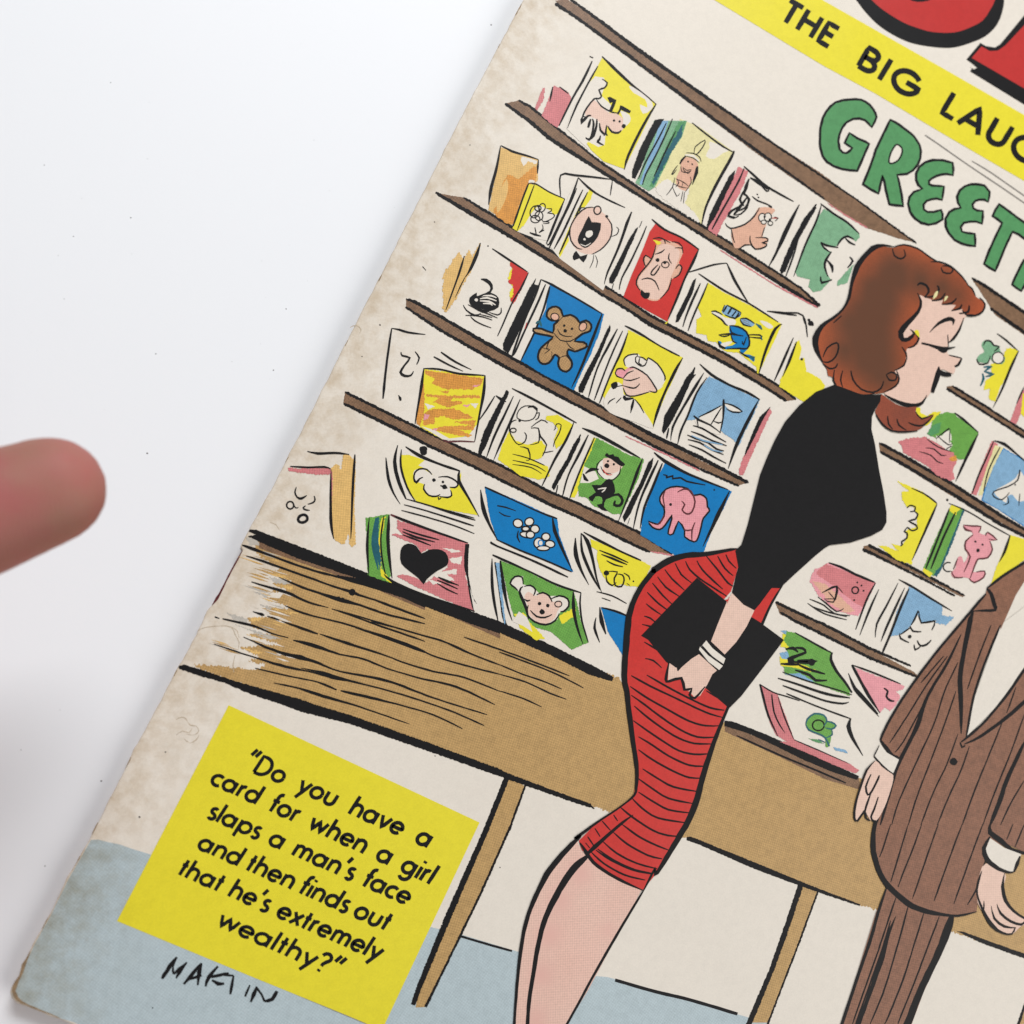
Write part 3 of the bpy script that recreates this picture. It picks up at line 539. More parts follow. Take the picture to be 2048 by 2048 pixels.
# sad face red card
c = card('red card with a glum long nosed face', 36)
c.F('R', '535,955 760,1070 950,1195 840,1440 740,1700 650,1900 430,1780 225,1660 300,1460 410,1210 480,1030')
c.F('Y', '655,1895 670,1880 640,1925 625,1915').L(20, '500,910,16 620,1010 790,1090,16 955,1205').L(20, '955,1195,12 900,1320,24 820,1480,16 740,1680,20 655,1880,12')
c.L(22, '305,840 260,950,26 180,1180,20 70,1430,16 40,1540,8').F('K', '370,980 340,1010 270,1120 170,1330 90,1480 90,1530 125,1530 180,1430 270,1220 340,1070', 3)
c.M(12, '405,930 380,990|450,975 390,1120 290,1330,16 210,1480 185,1590|130,1530 115,1590').done()
m = c.sub('glum_face')
m.S('Sd', '540,1160 600,1110 700,1130 790,1180 800,1240 760,1330 785,1370 770,1440 710,1480 690,1500 660,1590 580,1680 540,1700 470,1690 400,1620 350,1530 360,1470 430,1380 420,1290 450,1270 500,1290 520,1220')
m.S('S', '560,1180 650,1150 770,1220 740,1340 680,1480 640,1600 550,1690 440,1650 370,1540 380,1470 470,1360 510,1300')
m.M(12, '540,1160 510,1270 460,1350 370,1460 350,1540 390,1600|510,1100 570,1090 620,1110 630,1150|610,1100 680,1140|690,1130 760,1140 800,1190|720,1190 790,1190 800,1240|530,1250 590,1230 625,1200|670,1240 660,1290 690,1340|500,1300 440,1260 420,1310 440,1370|730,1390 760,1350 790,1380 760,1450 710,1480|690,1480 660,1590 580,1680|400,1495 460,1480 530,1510 570,1600|560,1350 510,1400 490,1440 520,1450 560,1400 580,1360')
m.D(20, '555,1305').D(16, '625,1330').O(8, 630, 1350, 36, 30).S('K', '400,1590 430,1620 480,1620 470,1670 430,1680 390,1640').S('Y', '510,1110 560,1120 590,1140 555,1160 530,1130').done()
# running yellow card, beginning of envelopes
c = card('yellow card with a small running figure in green', 32)
c.F('Y', '1040,1525 1200,1620 1440,1740 1620,1850 1758,1925 1700,2050 1531,2400 1518,2400 1510,2340 1440,2280 1340,2200 1220,2190 1160,2150 1120,2095 1040,2090 1030,2030 930,2010 930,1880 980,1850 940,1750 990,1650', 3)
c.M(13, '850,1425 1100,1350,14 1225,1335|1225,1335 1290,1480,22 1370,1620,16 1440,1730|950,1435 1200,1600,16 1440,1725 1720,1905|1620,1800 1900,1840,16')
c.F('K', '930,1480 900,1500 840,1640 740,1840 730,1910 760,1900 830,1760 900,1610', 2).M(14, '970,1530 900,1680,20 830,1850 800,1950').L(14, '1040,1530 990,1650 900,1850 850,1990'); c.done()
# ------------------------------------------------------------------ more cards
m = c.sub('running_figure')
tile(1300, 550)
m.S('W', '590,355 640,355 720,410 820,430 820,480 740,490 700,430 620,390')
m.S('Lb', '740,290 880,370 830,420 710,380 695,340').S('B', '765,490 860,500 940,560 970,650 950,710 900,760 960,770 1010,800 1000,840 950,800 870,760 860,710 720,720 660,650 680,640 740,690 830,660 780,600')
m.S('Lb', '870,425 960,430 1010,480 960,500 900,480').S('W', '800,640 690,660 680,700 740,690')
m.M(15, '590,355 630,350 700,385|595,370 690,430 720,470 750,490|880,370 820,420 720,385|740,290 880,365|720,290 695,350|765,490 850,500 930,550 960,640 940,710 860,710 740,715|655,640 680,690,26 730,710,30|770,500 790,560 880,590|660,580 760,570 900,590|670,585 720,595 770,580|940,580 1060,580 1070,610 960,600|870,425 930,420 1010,470|870,430 900,480 980,500|890,640 900,680 930,600|860,740 920,780 960,800|780,580 800,640 840,660')
m.S('W', '1060,440 1130,455 1190,500 1150,520 1090,480'); m.M(24, '740,300 705,360|790,315 750,380|830,350 790,400|860,365 830,410'); m.M(16, '1020,470 1060,500,26 1080,530|1070,590 1080,630,28|960,790 1000,800,30 990,830', k='Tl'); m.M(9, '890,430 960,460|890,450 960,480', k='Gy')
m.done()
m = c.sub('card_edge', up=20)
m.L(24, '1275,475,10 1210,520,26 1120,720,22 1050,950,14').M(12, '1130,350 1300,365 1475,390 1520,600|1475,390 1495,470').done()
cc = card('yellow card half hidden behind the black sweater', 32)
cc.F('Y', '1440,630 1465,720 1440,820 1490,800 1510,930 1640,1000 1690,1070 1600,1250 1470,1220 1250,1080 1260,1010 1330,850 1400,660', 4)
cc.M(20, '1385,605,10 1300,800 1200,1025,14|1415,645,14 1350,820,24 1280,985,8').D(26, '1550,465').D(14, '1535,435 1570,480 1465,815'); cc.done()
# teddy bear card (tile I)
tile(1000, 550)
c = card('blue card with a brown teddy bear', 30)
c.F('B', '480,90 760,240 1005,380 960,560 880,760 780,960 715,1115 450,980 200,830 330,560 410,300', 3)
c.F('W', '480,95 440,330 200,830 120,790 300,400 400,50')
c.L(16, '395,45 500,95,20 760,240 985,375').L(18, '985,375 900,600,24 790,880,20 690,1090,10')
c.F('K', '350,30 330,90 370,100 330,200 240,420 150,620 80,760 30,720 30,660 110,480 200,300 280,130', 3)
c.M(16, '395,45 340,200 240,430 130,740 120,790|440,90 350,300,18 220,580 150,740 125,780|480,110 465,170,22 420,330 330,560,16 200,830').M(10, '260,460 240,520', k='R').done()
m = c.sub('teddy_bear')
bp = '470,330 540,305 590,340 610,400 680,385 740,420 770,460 830,440 880,480 870,540 820,560 780,580 720,640 810,650 840,690 780,720 720,740 660,720 650,770 690,830 690,890 640,935 580,910 560,850 570,800 530,770 510,800 470,850 410,860 370,820 370,760 400,700 470,640 510,600 430,580 340,560 320,520 400,520 510,560 520,480 570,440 500,440 450,400'
m.S('T', bp).L(18, bp, closed=True)
m.O(8, 530, 405, 40, 34, 20, fill='Sd').O(8, 800, 500, 34, 44, 30, fill='Sd')
m.M(9, '570,440 610,400|770,460 760,520|555,520 580,570 640,595 700,590|520,560 580,630 680,640 740,600|510,600 470,650 450,710 480,720 430,760|640,650 680,700 720,720|400,700 460,720|500,740 500,800|580,800 640,780 690,850|800,670 840,660 820,700')
m.D(13, '620,490 695,520').D(17, '628,540').L(22, '345,470 380,450,30 400,500', 'Tl').done()
# skipper card
c = card('yellow card with a pipe smoking skipper in a white cap', 30)
c.F('Y', '1240,530 1500,660 1770,800 1700,950 1600,1160 1520,1350 1480,1480 1420,1430 1370,1310 1300,1200 1100,1110 1010,1190 990,1160 1080,960 1170,740', 3)
c.F('K', '1060,480 1070,520 1030,620 960,790 860,1000 800,1140 760,1130 760,1080 850,900 940,740 1010,580', 3)
c.L(20, '1205,490,16 1340,560 1550,690,12 1735,785').L(24, '1765,800,10 1690,930,26 1580,1160,20 1510,1350 1475,1480,10')
c.M(13, '1135,520 1050,680,20 940,900 855,1180|1185,540 1100,720 1010,940 910,1210|1235,560 1170,740,18 1060,980 960,1240').L(20, '1880,890,8 1830,1000,30 1800,1060', rag=.3).done()
m = c.sub('skipper')
m.S('W', '1200,870 1210,790 1270,760 1330,760 1360,790 1420,820 1440,800 1520,850 1580,940 1600,1010 1560,1080 1590,1060 1530,1110 1500,1090 1430,1010 1330,930 1250,900')
m.S('Pk', '1115,940 1150,910 1200,920 1250,890 1320,900 1400,950 1460,1020 1510,1090 1510,1130 1450,1130 1400,1150 1300,1175 1200,1140 1185,1050 1190,1000 1140,990')
m.S('W', '1100,1050 1000,1220 1060,1330 1300,1420 1480,1480 1400,1330 1300,1200 1200,1180 1180,1060')
m.S('S', '1190,1010 1210,960 1290,900 1400,960 1500,1090 1490,1130 1400,1140 1300,1170 1220,1150 1190,1080')
m.M(12, '1210,880 1195,820 1240,775 1330,765 1310,800|1330,790 1380,800 1420,830 1430,800 1520,860 1580,950 1595,1000 1585,1020|1420,830 1400,870 1360,880 1310,840 1310,790|1115,950 1130,910 1180,905 1210,930|1110,940 1130,980 1190,1000|1250,900 1280,890 1330,910 1420,970 1490,1070 1515,1120 1490,1135 1440,1120|1190,1010 1260,1020 1350,990|1190,1070 1260,1090 1310,1090 1350,1050|1440,1130 1300,1170 1220,1160 1190,1090|1190,1000 1230,950 1290,925|1350,800 1340,850 1370,870')
m.S('K', '1070,1055 1125,1030 1135,1080 1090,1105').L(14, '1125,1080 1190,1065').L(34, '1200,1165 1210,1200 1290,1190,20').L(24, '1290,1200 1275,1270 1260,1335,10').M(12, '1300,1200 1350,1260 1390,1335|1170,1185 1120,1240|1110,1190 1060,1220 1040,1250'); m.done()
# duck figures by the lamp (tile I lower left) -> sketch card
c = card('white and yellow card with loose line figures', 30)
c.F('Y', '90,1510 150,1600 260,1640 400,1600 440,1660 400,1770 300,1790 460,1850 480,1940 380,1980 200,1940 60,1840 -20,1780 20,1640', 4)
c.F('Y', '450,1360 560,1350 630,1400 700,1440 620,1620 540,1680 520,1600 560,1480 500,1420 440,1400', 4)
c.L(20, '115,1095,14 320,1200 560,1330,16 740,1430,14').L(20, '715,1420,12 640,1590,22 520,1800,18 400,2050,10')
c.M(18, '130,1170,10 30,1380 -60,1570 -135,1775,8|195,1200,10 130,1350,16 20,1600 -60,1785,8').F('K', '60,1110 90,1130 50,1220 -50,1440 -130,1640 -200,1770 -215,1750 -200,1650 -80,1420 0,1240', 3).done()
m = c.sub('line_figures')
m.L(7, '320,1265 240,1265 180,1310 165,1380 240,1410 320,1390 350,1340 360,1290 320,1265,16').L(18, '270,1280 320,1270 360,1310').M(9, '350,1340 380,1330 370,1380 340,1400|160,1400 110,1420 90,1500 130,1590 180,1640 240,1610 255,1550 235,1520|300,1480 370,1480 380,1550 370,1620 290,1640|300,1470 400,1400 460,1430,14|370,1480 390,1560,14 450,1640 410,1750,14|190,1660 270,1680,14 290,1780 250,1790|530,1490 545,1440 590,1450 570,1530 530,1600 515,1660|410,1720 515,1700|540,1480 520,1500|120,1730 270,1770 430,1840,14|120,1790 260,1820 360,1850 440,1900|120,1830 300,1860 400,1920').O(8, 128, 1500, 28, 20).D(14, '190,1405').done()
# big orange scribble card + window (tile H)
tile(650, 550)
c = card('orange and yellow scribbled card in the lower left rows', 34)
c.F('Y', '960,910 1540,980 1500,1330 1450,1520 1250,1590 1140,1590 920,1470 890,1400', 4)
c.F('W', '930,1460 1140,1590 1440,1610 1470,1440 1380,1560 1200,1580 1060,1500')
c.F('O', '970,920 1530,1000 1520,1050 1420,1110 1250,1100 1170,1110 1030,1050 1060,1000 970,960', 8)
c.F('O', '940,980 960,1100 960,1300 920,1460 880,1440 900,1250', 6)
c.F('O', '980,1150 1200,1165 1480,1160 1500,1190 1240,1190 1200,1220 1040,1230 1100,1190 980,1170', 7).F('O', '1040,1225 1300,1215 1340,1240 1180,1280 1110,1250', 7)
c.F('O', '1000,1300 1250,1290 1400,1360 1440,1380 1240,1400 1140,1360 1060,1380 1060,1440 950,1450 940,1350', 8).F('O', '1100,1120 1210,1120 1180,1150', 5)
c.F('O', '1250,1420 1460,1400 1430,1500 1300,1500 1420,1550 1390,1570 1100,1510 1030,1490 1160,1460 1420,1455', 7)
c.F('Pk', '1420,1070 1500,1060 1450,1085', 4).F('Pk', '1330,1260 1400,1250 1370,1280', 4).F('Pk', '960,1340 1010,1350 990,1390 950,1400', 5).F('Pk', '1030,1480 1090,1480 1070,1510', 4).F('W', '960,1240 1060,1270 1000,1300', 4).F('W', '1400,1240 1480,1240 1450,1290', 4)
c.L(18, '955,910 930,1080,24 900,1260,16 870,1440,12').L(14, '950,905 1100,910 1300,955,18 1540,970').L(22, '1545,970 1530,1150,26 1490,1360,16 1445,1610,12').L(12, '1445,1612 1300,1605 1180,1612 1140,1590', 'Mr').done()
c = card('white card with loose curls drawn left of the orange card', 30)
c.M(18, '560,1195,22 590,900 625,640 645,515|645,515,10 720,530 800,555 970,575,10').M(14, '735,745 745,780 820,800,18 770,870 730,940,22 770,975,22 830,970 855,930|870,740 910,800 885,865|1050,790,18 1200,870 1335,930,8|1120,745,20 1260,840,16 1415,915,8').L(22, '710,1160,8 725,1190 730,1215,26').done()
c = card('edges of a card stack beside the orange card', 28)
c.F('K', '1770,1105 1750,1170 1720,1240 1620,1460 1560,1600 1520,1655 1505,1600 1540,1500 1640,1310 1700,1200', 3)
c.M(14, '1650,1165 1700,1200,24 1750,1225|1640,1170 1560,1300 1490,1400|1560,1570 1480,1755').done()
# lower left shelf: orange door card
tile(450, 850)
c = card('tall orange card edge with small curls beside it', 30)
c.F('Ot', '1140,290 1200,290 1230,330 1260,300 1260,500 1250,800 1265,1150 1230,1180 1200,1150 1195,1040 1160,1140 1120,1150 1060,1110 1030,1000 1020,850 1025,420 1070,370 1110,400 1110,450 1130,400', 6)
c.F('P', '605,415 700,420 1000,420 1060,470 1060,720 1020,800 1020,480 900,480 780,470 620,450', 7)
c.F('Ot', '1040,450 1080,480 1080,740 1040,1000 1030,800', 6)
c.L(20, '795,255,14 900,275 1060,270 1200,285,14').L(16, '630,400 800,410 960,405 1020,425').L(20, '1025,430,10 1020,700,18 1025,950,24 1050,1100,10').L(18, '1255,285 1235,600,22 1215,1100,10')
c.M(13, '690,600 675,650 700,700 740,710,22 790,680|860,685 870,720 850,750 800,765|780,780 755,800 780,820 820,825').O(12, 630, 775, 34, 36).O(22, 752, 905, 46, 36, -20).L(10, '650,740 680,800 710,795').done()
# heart card etc. (tile J 750,850)
tile(750, 850)
c = card('yellow card with a sketched dog face', 30)
c.F('Y', '255,290 330,290 480,340 490,380 440,390 500,430 600,460 830,460 830,580 900,720 990,870 700,820 400,740 330,640 280,520 250,400', 3)
c.F('W', '480,340 830,450 800,560 640,520 560,480 520,440 420,390')
c.L(22, '295,210,14 420,290,26 600,370,20 820,445,24').L(24, '815,445 810,540,30 900,700,18 1005,885,8').D(36, '468,235').D(34, '470,255').L(22, '465,260 450,300')
c.M(22, '105,315,12 130,520,24 180,660,14 245,765,6|220,195,12 190,350,28 230,550,30 300,715,20|255,235,10 250,400,18 310,600,14 390,740,10').M(11, '300,715 500,770 700,840 970,920,16|280,770 500,830 955,975,16|255,825 500,890 760,970 960,1050|400,740 600,800 960,900').done()
m = c.sub('dog_face')
m.S('W', '370,500 380,440 450,420 540,470 610,500 740,510 800,560 780,600 720,600 740,660 720,700 620,690 540,690 480,640 470,570 400,550')
m.M(14, '550,480 500,430 430,425 385,460 375,520 400,555,24 430,520 465,505|610,505 700,500 780,540 800,580 770,605 720,600|480,570 470,620 520,680 590,690 630,670|620,690 700,700 740,680 730,630|610,690 615,720 640,700')
m.D(18, '568,533').D(14, '655,550').D(24, '670,600').L(20, '630,585 700,610').done()
c = card('blue card with two white flowers', 30)
c.F('B', '1060,595 1400,740 1760,905 1780,1060 1900,1380 1915,1420 1500,1250 1180,1110 1110,900', 3)
c.L(18, '1060,600,22 1280,700,12 1560,830,12 1760,905,22').L(24, '1715,900 1735,1020,30 1800,1180,24 1905,1410,10').L(20, '1020,625,10 1045,800,34 1100,950,22 1180,1105,10').L(14, '1170,1105 1400,1210 1650,1310 1900,1420').L(18, '1115,1130,30 1180,1170,14 1500,1300 1865,1470').M(12, '1180,780,22 1260,795 1360,830|1195,840 1250,875 1310,885').done()
m = c.sub('flower_motif')
for a in [(1380, 950, 46, 40, 20), (1490, 935, 44, 38, -20), (1545, 1005, 42, 38, 10), (1455, 1005, 40, 26, 0), (1460, 1060, 60, 28, 10), (1500, 1060, 40, 34, 0), (1580, 1140, 46, 50, 0), (1650, 1080, 40, 36, 0), (1690, 1150, 46, 34, 10), (1625, 1190, 60, 24, 0)]: m.O(11, *a, fill='W')
m.O(9, 1600, 1140, 24, 28, 0, k='B').O(10, 1455, 1003, 34, 22).L(14, '1385,1020 1375,1080 1400,1135').done()
# heart card
c = card('pink card with a large black heart', 30)
c.F('Dg', '-90,900 140,860 150,1450 130,1520 -70,1450', 5).F('Y', '60,900 110,880 60,1100 60,1380 150,1500 190,1520 150,1530 60,1460 20,1200', 5)
c.F('Tl', '0,900 40,890 30,1100 60,1300 50,1400 0,1200', 4).F('Dg', '90,900 130,900 130,1400 100,1380 70,1200', 4)
c.F('P', '215,920 500,1010 900,1140 880,1200 860,1380 880,1480 960,1800 700,1700 480,1600 350,1540 210,1460 270,1440 400,1480 480,1530 700,1380 700,1280 640,1210 500,1200 440,1240 400,1160 160,1060 200,1050 280,1070 210,1000', 6)
c.F('W', '650,1185 760,1200 850,1225 740,1230', 5).F('W', '720,1290 840,1270 830,1350 740,1330', 5).F('W', '600,1430 790,1390 790,1440 690,1440 770,1500 720,1510 560,1460', 6).F('W', '500,1480 640,1530 560,1540', 4)
c.L(30, '150,865,24 330,940,20 600,1040,18 900,1140,14', 'Mr').L(18, '190,885,24 500,1000 890,1140')
c.F('K', '870,1150 910,1150 900,1300 900,1450 940,1650 985,1730 960,1700 900,1520 860,1370 860,1280', 2).L(14, '895,1480 920,1650 950,1790')
c.L(22, '85,1440,10 180,1520,26 500,1650,16 965,1800,12').L(22, '135,870 125,1100,30 140,1300,24 165,1480,12').L(14, '85,880 55,1100 70,1300 100,1440').L(26, '10,900 -10,1150,40 30,1400,12', 'Tl').L(20, '-55,890,8 -75,1150,22 -60,1450,8')
c.M(15, '270,1005 400,1050 620,1110|265,1030 400,1085,20 580,1130|265,1060 400,1110 540,1165|610,1470,22 700,1510,22 810,1550|600,1500 700,1540 800,1585|600,1530 700,1590 800,1635').done()
m = c.sub('heart')
m.S('K', '450,1240 400,1170 320,1145 260,1180 243,1250 255,1340 330,1410 420,1480 468,1540 500,1490 600,1410 690,1360 710,1300 680,1230 610,1200 520,1205').done()
# monkey card
c = card('green card with a monkey face', 30)
c.F('Dg', '1215,1310 1400,1380 1600,1480 1760,1560 1920,1610 1960,1750 1990,1900 2060,2100 1900,2170 1700,2000 1480,1930 1430,1840 1340,1850 1310,1750 1260,1540', 4)
c.F('Y', '1340,1830 1440,1810 1490,1900 1540,1950 1640,2060 1560,2080 1400,1960', 6).F('Y', '1780,1840 1940,1760 1930,1840 1800,1930', 6)
c.F('W', '1390,1800 1470,1860 1500,1940 1520,2000 1430,1940 1330,1900').L(18, '1135,1255,24 1500,1420,14 1760,1545 1990,1620')
c.M(22, '1130,1290,10 1130,1500,24 1150,1700 1190,1900,10|1160,1325 1190,1500,16 1240,1850 1270,1930|1210,1310 1230,1500,34 1280,1750,16 1325,1890,8').F('Lb', '1165,1330 1200,1330 1260,1900 1250,1930 1200,1600', 3)
c.L(22, '1915,1610 1920,1800,30 1960,1980,18 2010,2120,8').L(14, '1990,1620 1980,1720 2000,1900 2060,2100').done()
m = c.sub('monkey_motif')
m.S('W', '1300,1540 1340,1470 1430,1460 1430,1540 1500,1550 1560,1600 1620,1650 1740,1650 1840,1660 1880,1720 1850,1790 1790,1800 1760,1880 1640,1930 1520,1890 1450,1750 1400,1620')
m.S('S', '1440,1660 1480,1610 1530,1640 1560,1650 1620,1620 1690,1660 1720,1710 1790,1690 1800,1740 1760,1800 1740,1860 1660,1920 1560,1900 1480,1820 1470,1730')
m.M(15, '1430,1540 1420,1470 1350,1465 1305,1530 1350,1570 1380,1600|1440,1560 1500,1550 1550,1590 1530,1650|1430,1560 1395,1610,22 1460,1770,26 1480,1880|1560,1640 1620,1620 1680,1650 1710,1710|1700,1680 1780,1650 1860,1680 1870,1750 1820,1800 1790,1800|1480,1740 1470,1830 1540,1900 1650,1930 1740,1890 1780,1820|1500,1790 1560,1850 1640,1860 1710,1830|1440,1680 1470,1700 1500,1690')
m.D(18, '1588,1725 1668,1745').D(26, '1615,1805').O(8, 1770, 1730, 34, 28).done()
# small green-faced imp & elephant (tile K 1100,850)
tile(1100, 850)
c = card('green card with a grinning dark haired imp', 30)
c.F('Y', '420,120 470,140 330,500 240,700 200,700 330,340', 4)
c.F('Dg', '445,120 600,200 760,290 910,330 860,500 770,700 690,860 600,860 520,810 430,790 350,700 280,690 270,600 300,500 330,380 400,240', 5)
c.F('W', '330,400 440,450 470,520 380,560 290,560').L(26, '310,30,16 440,85,30 620,180,26 870,320,14').L(22, '895,320,10 840,460,26 760,680,18 660,930,8')
c.F('K', '300,80 290,150 200,340 110,500 40,630 15,600 60,500 160,330 230,180', 3).M(14, '370,95 290,260,22 180,480 120,690|430,120 350,300 250,540 190,710|75,580 60,660').done()
m = c.sub('imp_figure')
m.S('W', '510,330 460,400 460,470 520,520 620,520 670,460 690,380 620,330').S('S', '520,320 620,330 700,380 680,430 600,470 520,450 510,380').M(10, '510,330 455,380 460,460 520,520|490,400 520,460 590,470|680,400 670,470 610,530 560,540', k='K').M(9, '510,430 550,480 600,480', k='R').D(24, '548,395').D(12, '560,350 615,380')
m.S('K', '530,300 550,270 570,290 610,280 620,300 660,310 680,340 725,380 690,400 640,370 590,330').L(22, '340,470 400,430,34 470,430').L(22, '320,470 340,520,30 370,540').S('K', '400,580 490,580 540,530 600,530 630,640 590,700 540,720 520,790 560,830 500,820 450,770 500,760 500,700 440,690 410,740 370,700 440,650').M(14, '460,620 540,610 500,650', k='W').L(24, '590,690 660,670 700,730 670,780 620,770 630,730').done()
c = card('blue card with a pink elephant', 30)
c.F('B', '1110,370 1400,500 1700,620 1755,640 1680,800 1570,1000 1480,1240 1250,1280 1050,1170 870,1060 900,860 960,700 1050,480', 3)
c.L(22, '1005,265,18 1110,350,30 1350,480,22 1720,625,14').L(30, '1735,635,12 1640,830,34 1560,1000,26 1475,1175,10')
c.F('K', '1000,315 985,400 870,650 780,850 720,940 700,890 780,720 870,560 950,360', 2).M(18, '1045,340 960,520,24 860,760,16 800,1020,8|1085,370 1000,580,22 910,800,18 870,1000,8').L(8, '750,960 770,900').done()
m = c.sub('elephant')
ep = '1060,700 1120,620 1220,595 1330,615 1380,680 1450,670 1510,710 1520,790 1540,830 1480,900 1460,980 1430,1090 1390,1130 1300,1080 1300,1020 1240,930 1190,1050 1140,1050 1160,960 1180,870 1110,970 1060,1010 990,990 950,930 1040,960 1100,880 1100,800 1070,760'
m.S('Pk', ep).L(14, ep, closed=True).M(14, '1230,650 1290,620 1360,640 1400,740 1370,840 1320,860 1275,820 1300,770 1270,735|1400,940 1370,1020 1370,1120|1110,640 1090,700 1110,800|1290,1010 1330,1020 1370,1010|1100,870 1060,950 1010,960', k='Mr').D(15, '1165,768')
m.L(14, '1090,480 1130,490 1120,510 1190,490 1180,520 1260,510 1320,545 1500,580').D(9, '1585,628').done()
# yellow camera card
c = card('yellow card partly behind the red skirt', 30)
c.F('Y', '385,1095 640,1210 880,1310 975,1360 930,1460 880,1560 780,1560 690,1540 620,1560 540,1500 480,1400 450,1290 460,1210 400,1180', 4)
c.L(22, '325,1035,16 500,1130 700,1230,16 880,1310').M(24, '245,1090,14 250,1250,36 300,1400,20 375,1545,6|300,1045,12 310,1220,22 380,1400,24 480,1590,8|300,1045,10 360,1120,30 410,1290,22 450,1480,14 500,1620,6')
c.M(16, '475,1210 600,1260 755,1330|495,1250 600,1290,20 745,1350|545,1310 620,1350 705,1370').M(11, '450,1610 600,1650 740,1725|500,1670 585,1700').D(26, '545,1430')
c.M(13, '540,1440 550,1510 600,1550 640,1520|560,1415 650,1420 620,1480 630,1550 690,1560 715,1500 700,1450 650,1440|710,1430 760,1460 770,1500|740,1530 770,1550').D(9, '805,1510').done()
c = card('blue card at the foot of the rack beside the skirt', 30)
c.F('B', '490,1760 620,1800 760,1850 750,1940 740,2200 700,2220 560,2000', 3).L(20, '500,1765,22 620,1795 760,1850').L(30, '480,1760,12 500,1900,34 540,2020,16').L(22, '445,1860,10 430,1960 480,2100,10').done()
# boat card (tile 1300,550)
tile(1300, 550)
c = card('light blue card with a sailing boat', 30)
c.F('Lb', '570,980 750,1060 950,1160 1060,1210 1000,1350 900,1550 860,1650 800,1590 700,1520 600,1440 480,1400 350,1400 400,1260 480,1100', 5)
c.L(20, '480,860,12 590,960,22 760,1060 930,1130,20 1060,1205').L(26, '1050,1205,10 980,1340,26 880,1540,30 820,1680 755,1870,10')
c.F('K', '440,890 420,960 445,960 400,1020 300,1240 220,1400 170,1480 130,1540 115,1500 140,1360 260,1160 350,990', 3)
c.M(18, '520,945,8 450,1060,24 320,1280 220,1470 200,1600,8|550,990,8 450,1140,16 360,1370,16 300,1500 265,1640,8|180,1480 160,1580').done()
m = c.sub('sailing_boat')
m.F('W', '705,1260 700,1400 680,1520 590,1470 470,1400 480,1375').S('W', '720,1240 790,1250 890,1320 800,1320 740,1280').S('W', '440,1380 560,1440 680,1520 640,1540 460,1460')
m.M(14, '710,1200,24 710,1260,24 705,1380 675,1530|690,1260 580,1320 465,1375|420,1360,26 470,1400,20 580,1450 680,1525|690,1280 640,1360 585,1450|610,1410 660,1430 690,1420|720,1240 800,1260 890,1320 800,1325 735,1290|450,1390 465,1460|415,1455 500,1480 620,1550 735,1615|395,1510 500,1550 600,1600 740,1650|360,1545 440,1580 560,1620 640,1680 715,1700|365,1590 480,1620 600,1690 710,1735|375,1640 500,1690 620,1760 735,1820').M(12, '400,1550 520,1600 700,1640|520,1640 600,1690 700,1710', k='Lb').done()
c = card('thin pink card edge behind the black sleeve', 30)
c.F('P', '1160,1280 1175,1330 1100,1480 1000,1700 900,1932 860,1932 860,1880 900,1760 1000,1560 1080,1400', 5).F('K', '1165,1270 1060,1370 1000,1500 920,1700 910,1760 1000,1590 1090,1400', 2).done()
# green leaf card top right (tile F 1550,400)
tile(1550, 400)
c = card('green card torn by a leaping white fish shape', 30)
c.F('Lg', '475,85 620,170 810,320 820,360 780,400 700,350 640,390 600,440 560,460 500,440 440,410 480,480 540,500 490,570 490,700 540,770 440,880 370,890 320,840 340,770 220,740 190,690 250,540 340,340 420,160', 3)
c.F('Lg', '760,620 700,800 600,830 600,790 680,700', 4)
c.F('K', '390,40 400,80 330,200 240,360 170,520 100,690 60,715 45,680 90,560 180,360 280,180', 3)
c.L(22, '235,45,10 150,220,24 60,420,20 -20,560,12').L(14, '220,400 170,560 100,750').L(16, '450,40,10 400,200,16 290,440,16 180,740,8').L(14, '400,40 300,230').L(18, '440,35,14 560,130 700,220 815,330,14')
c.M(18, '440,410,26 500,440 610,460|440,420 480,470 540,510,10|600,445 640,380 700,350 760,380|680,370 720,410 775,435|720,550 750,590 700,655|545,500 490,580,22 480,650 510,740|500,580 550,640,26 555,700|440,740 450,800,24 550,770').done()
# ------------------------------------------------------------------ stroke lettering (geometric sans)
def arc(cx, cy, rx, ry, a0, a1, n=16):
    return [(cx+rx*math.cos(math.radians(a0+(a1-a0)*i/n)), cy+ry*math.sin(math.radians(a0+(a1-a0)*i/n))) for i in range(n+1)]
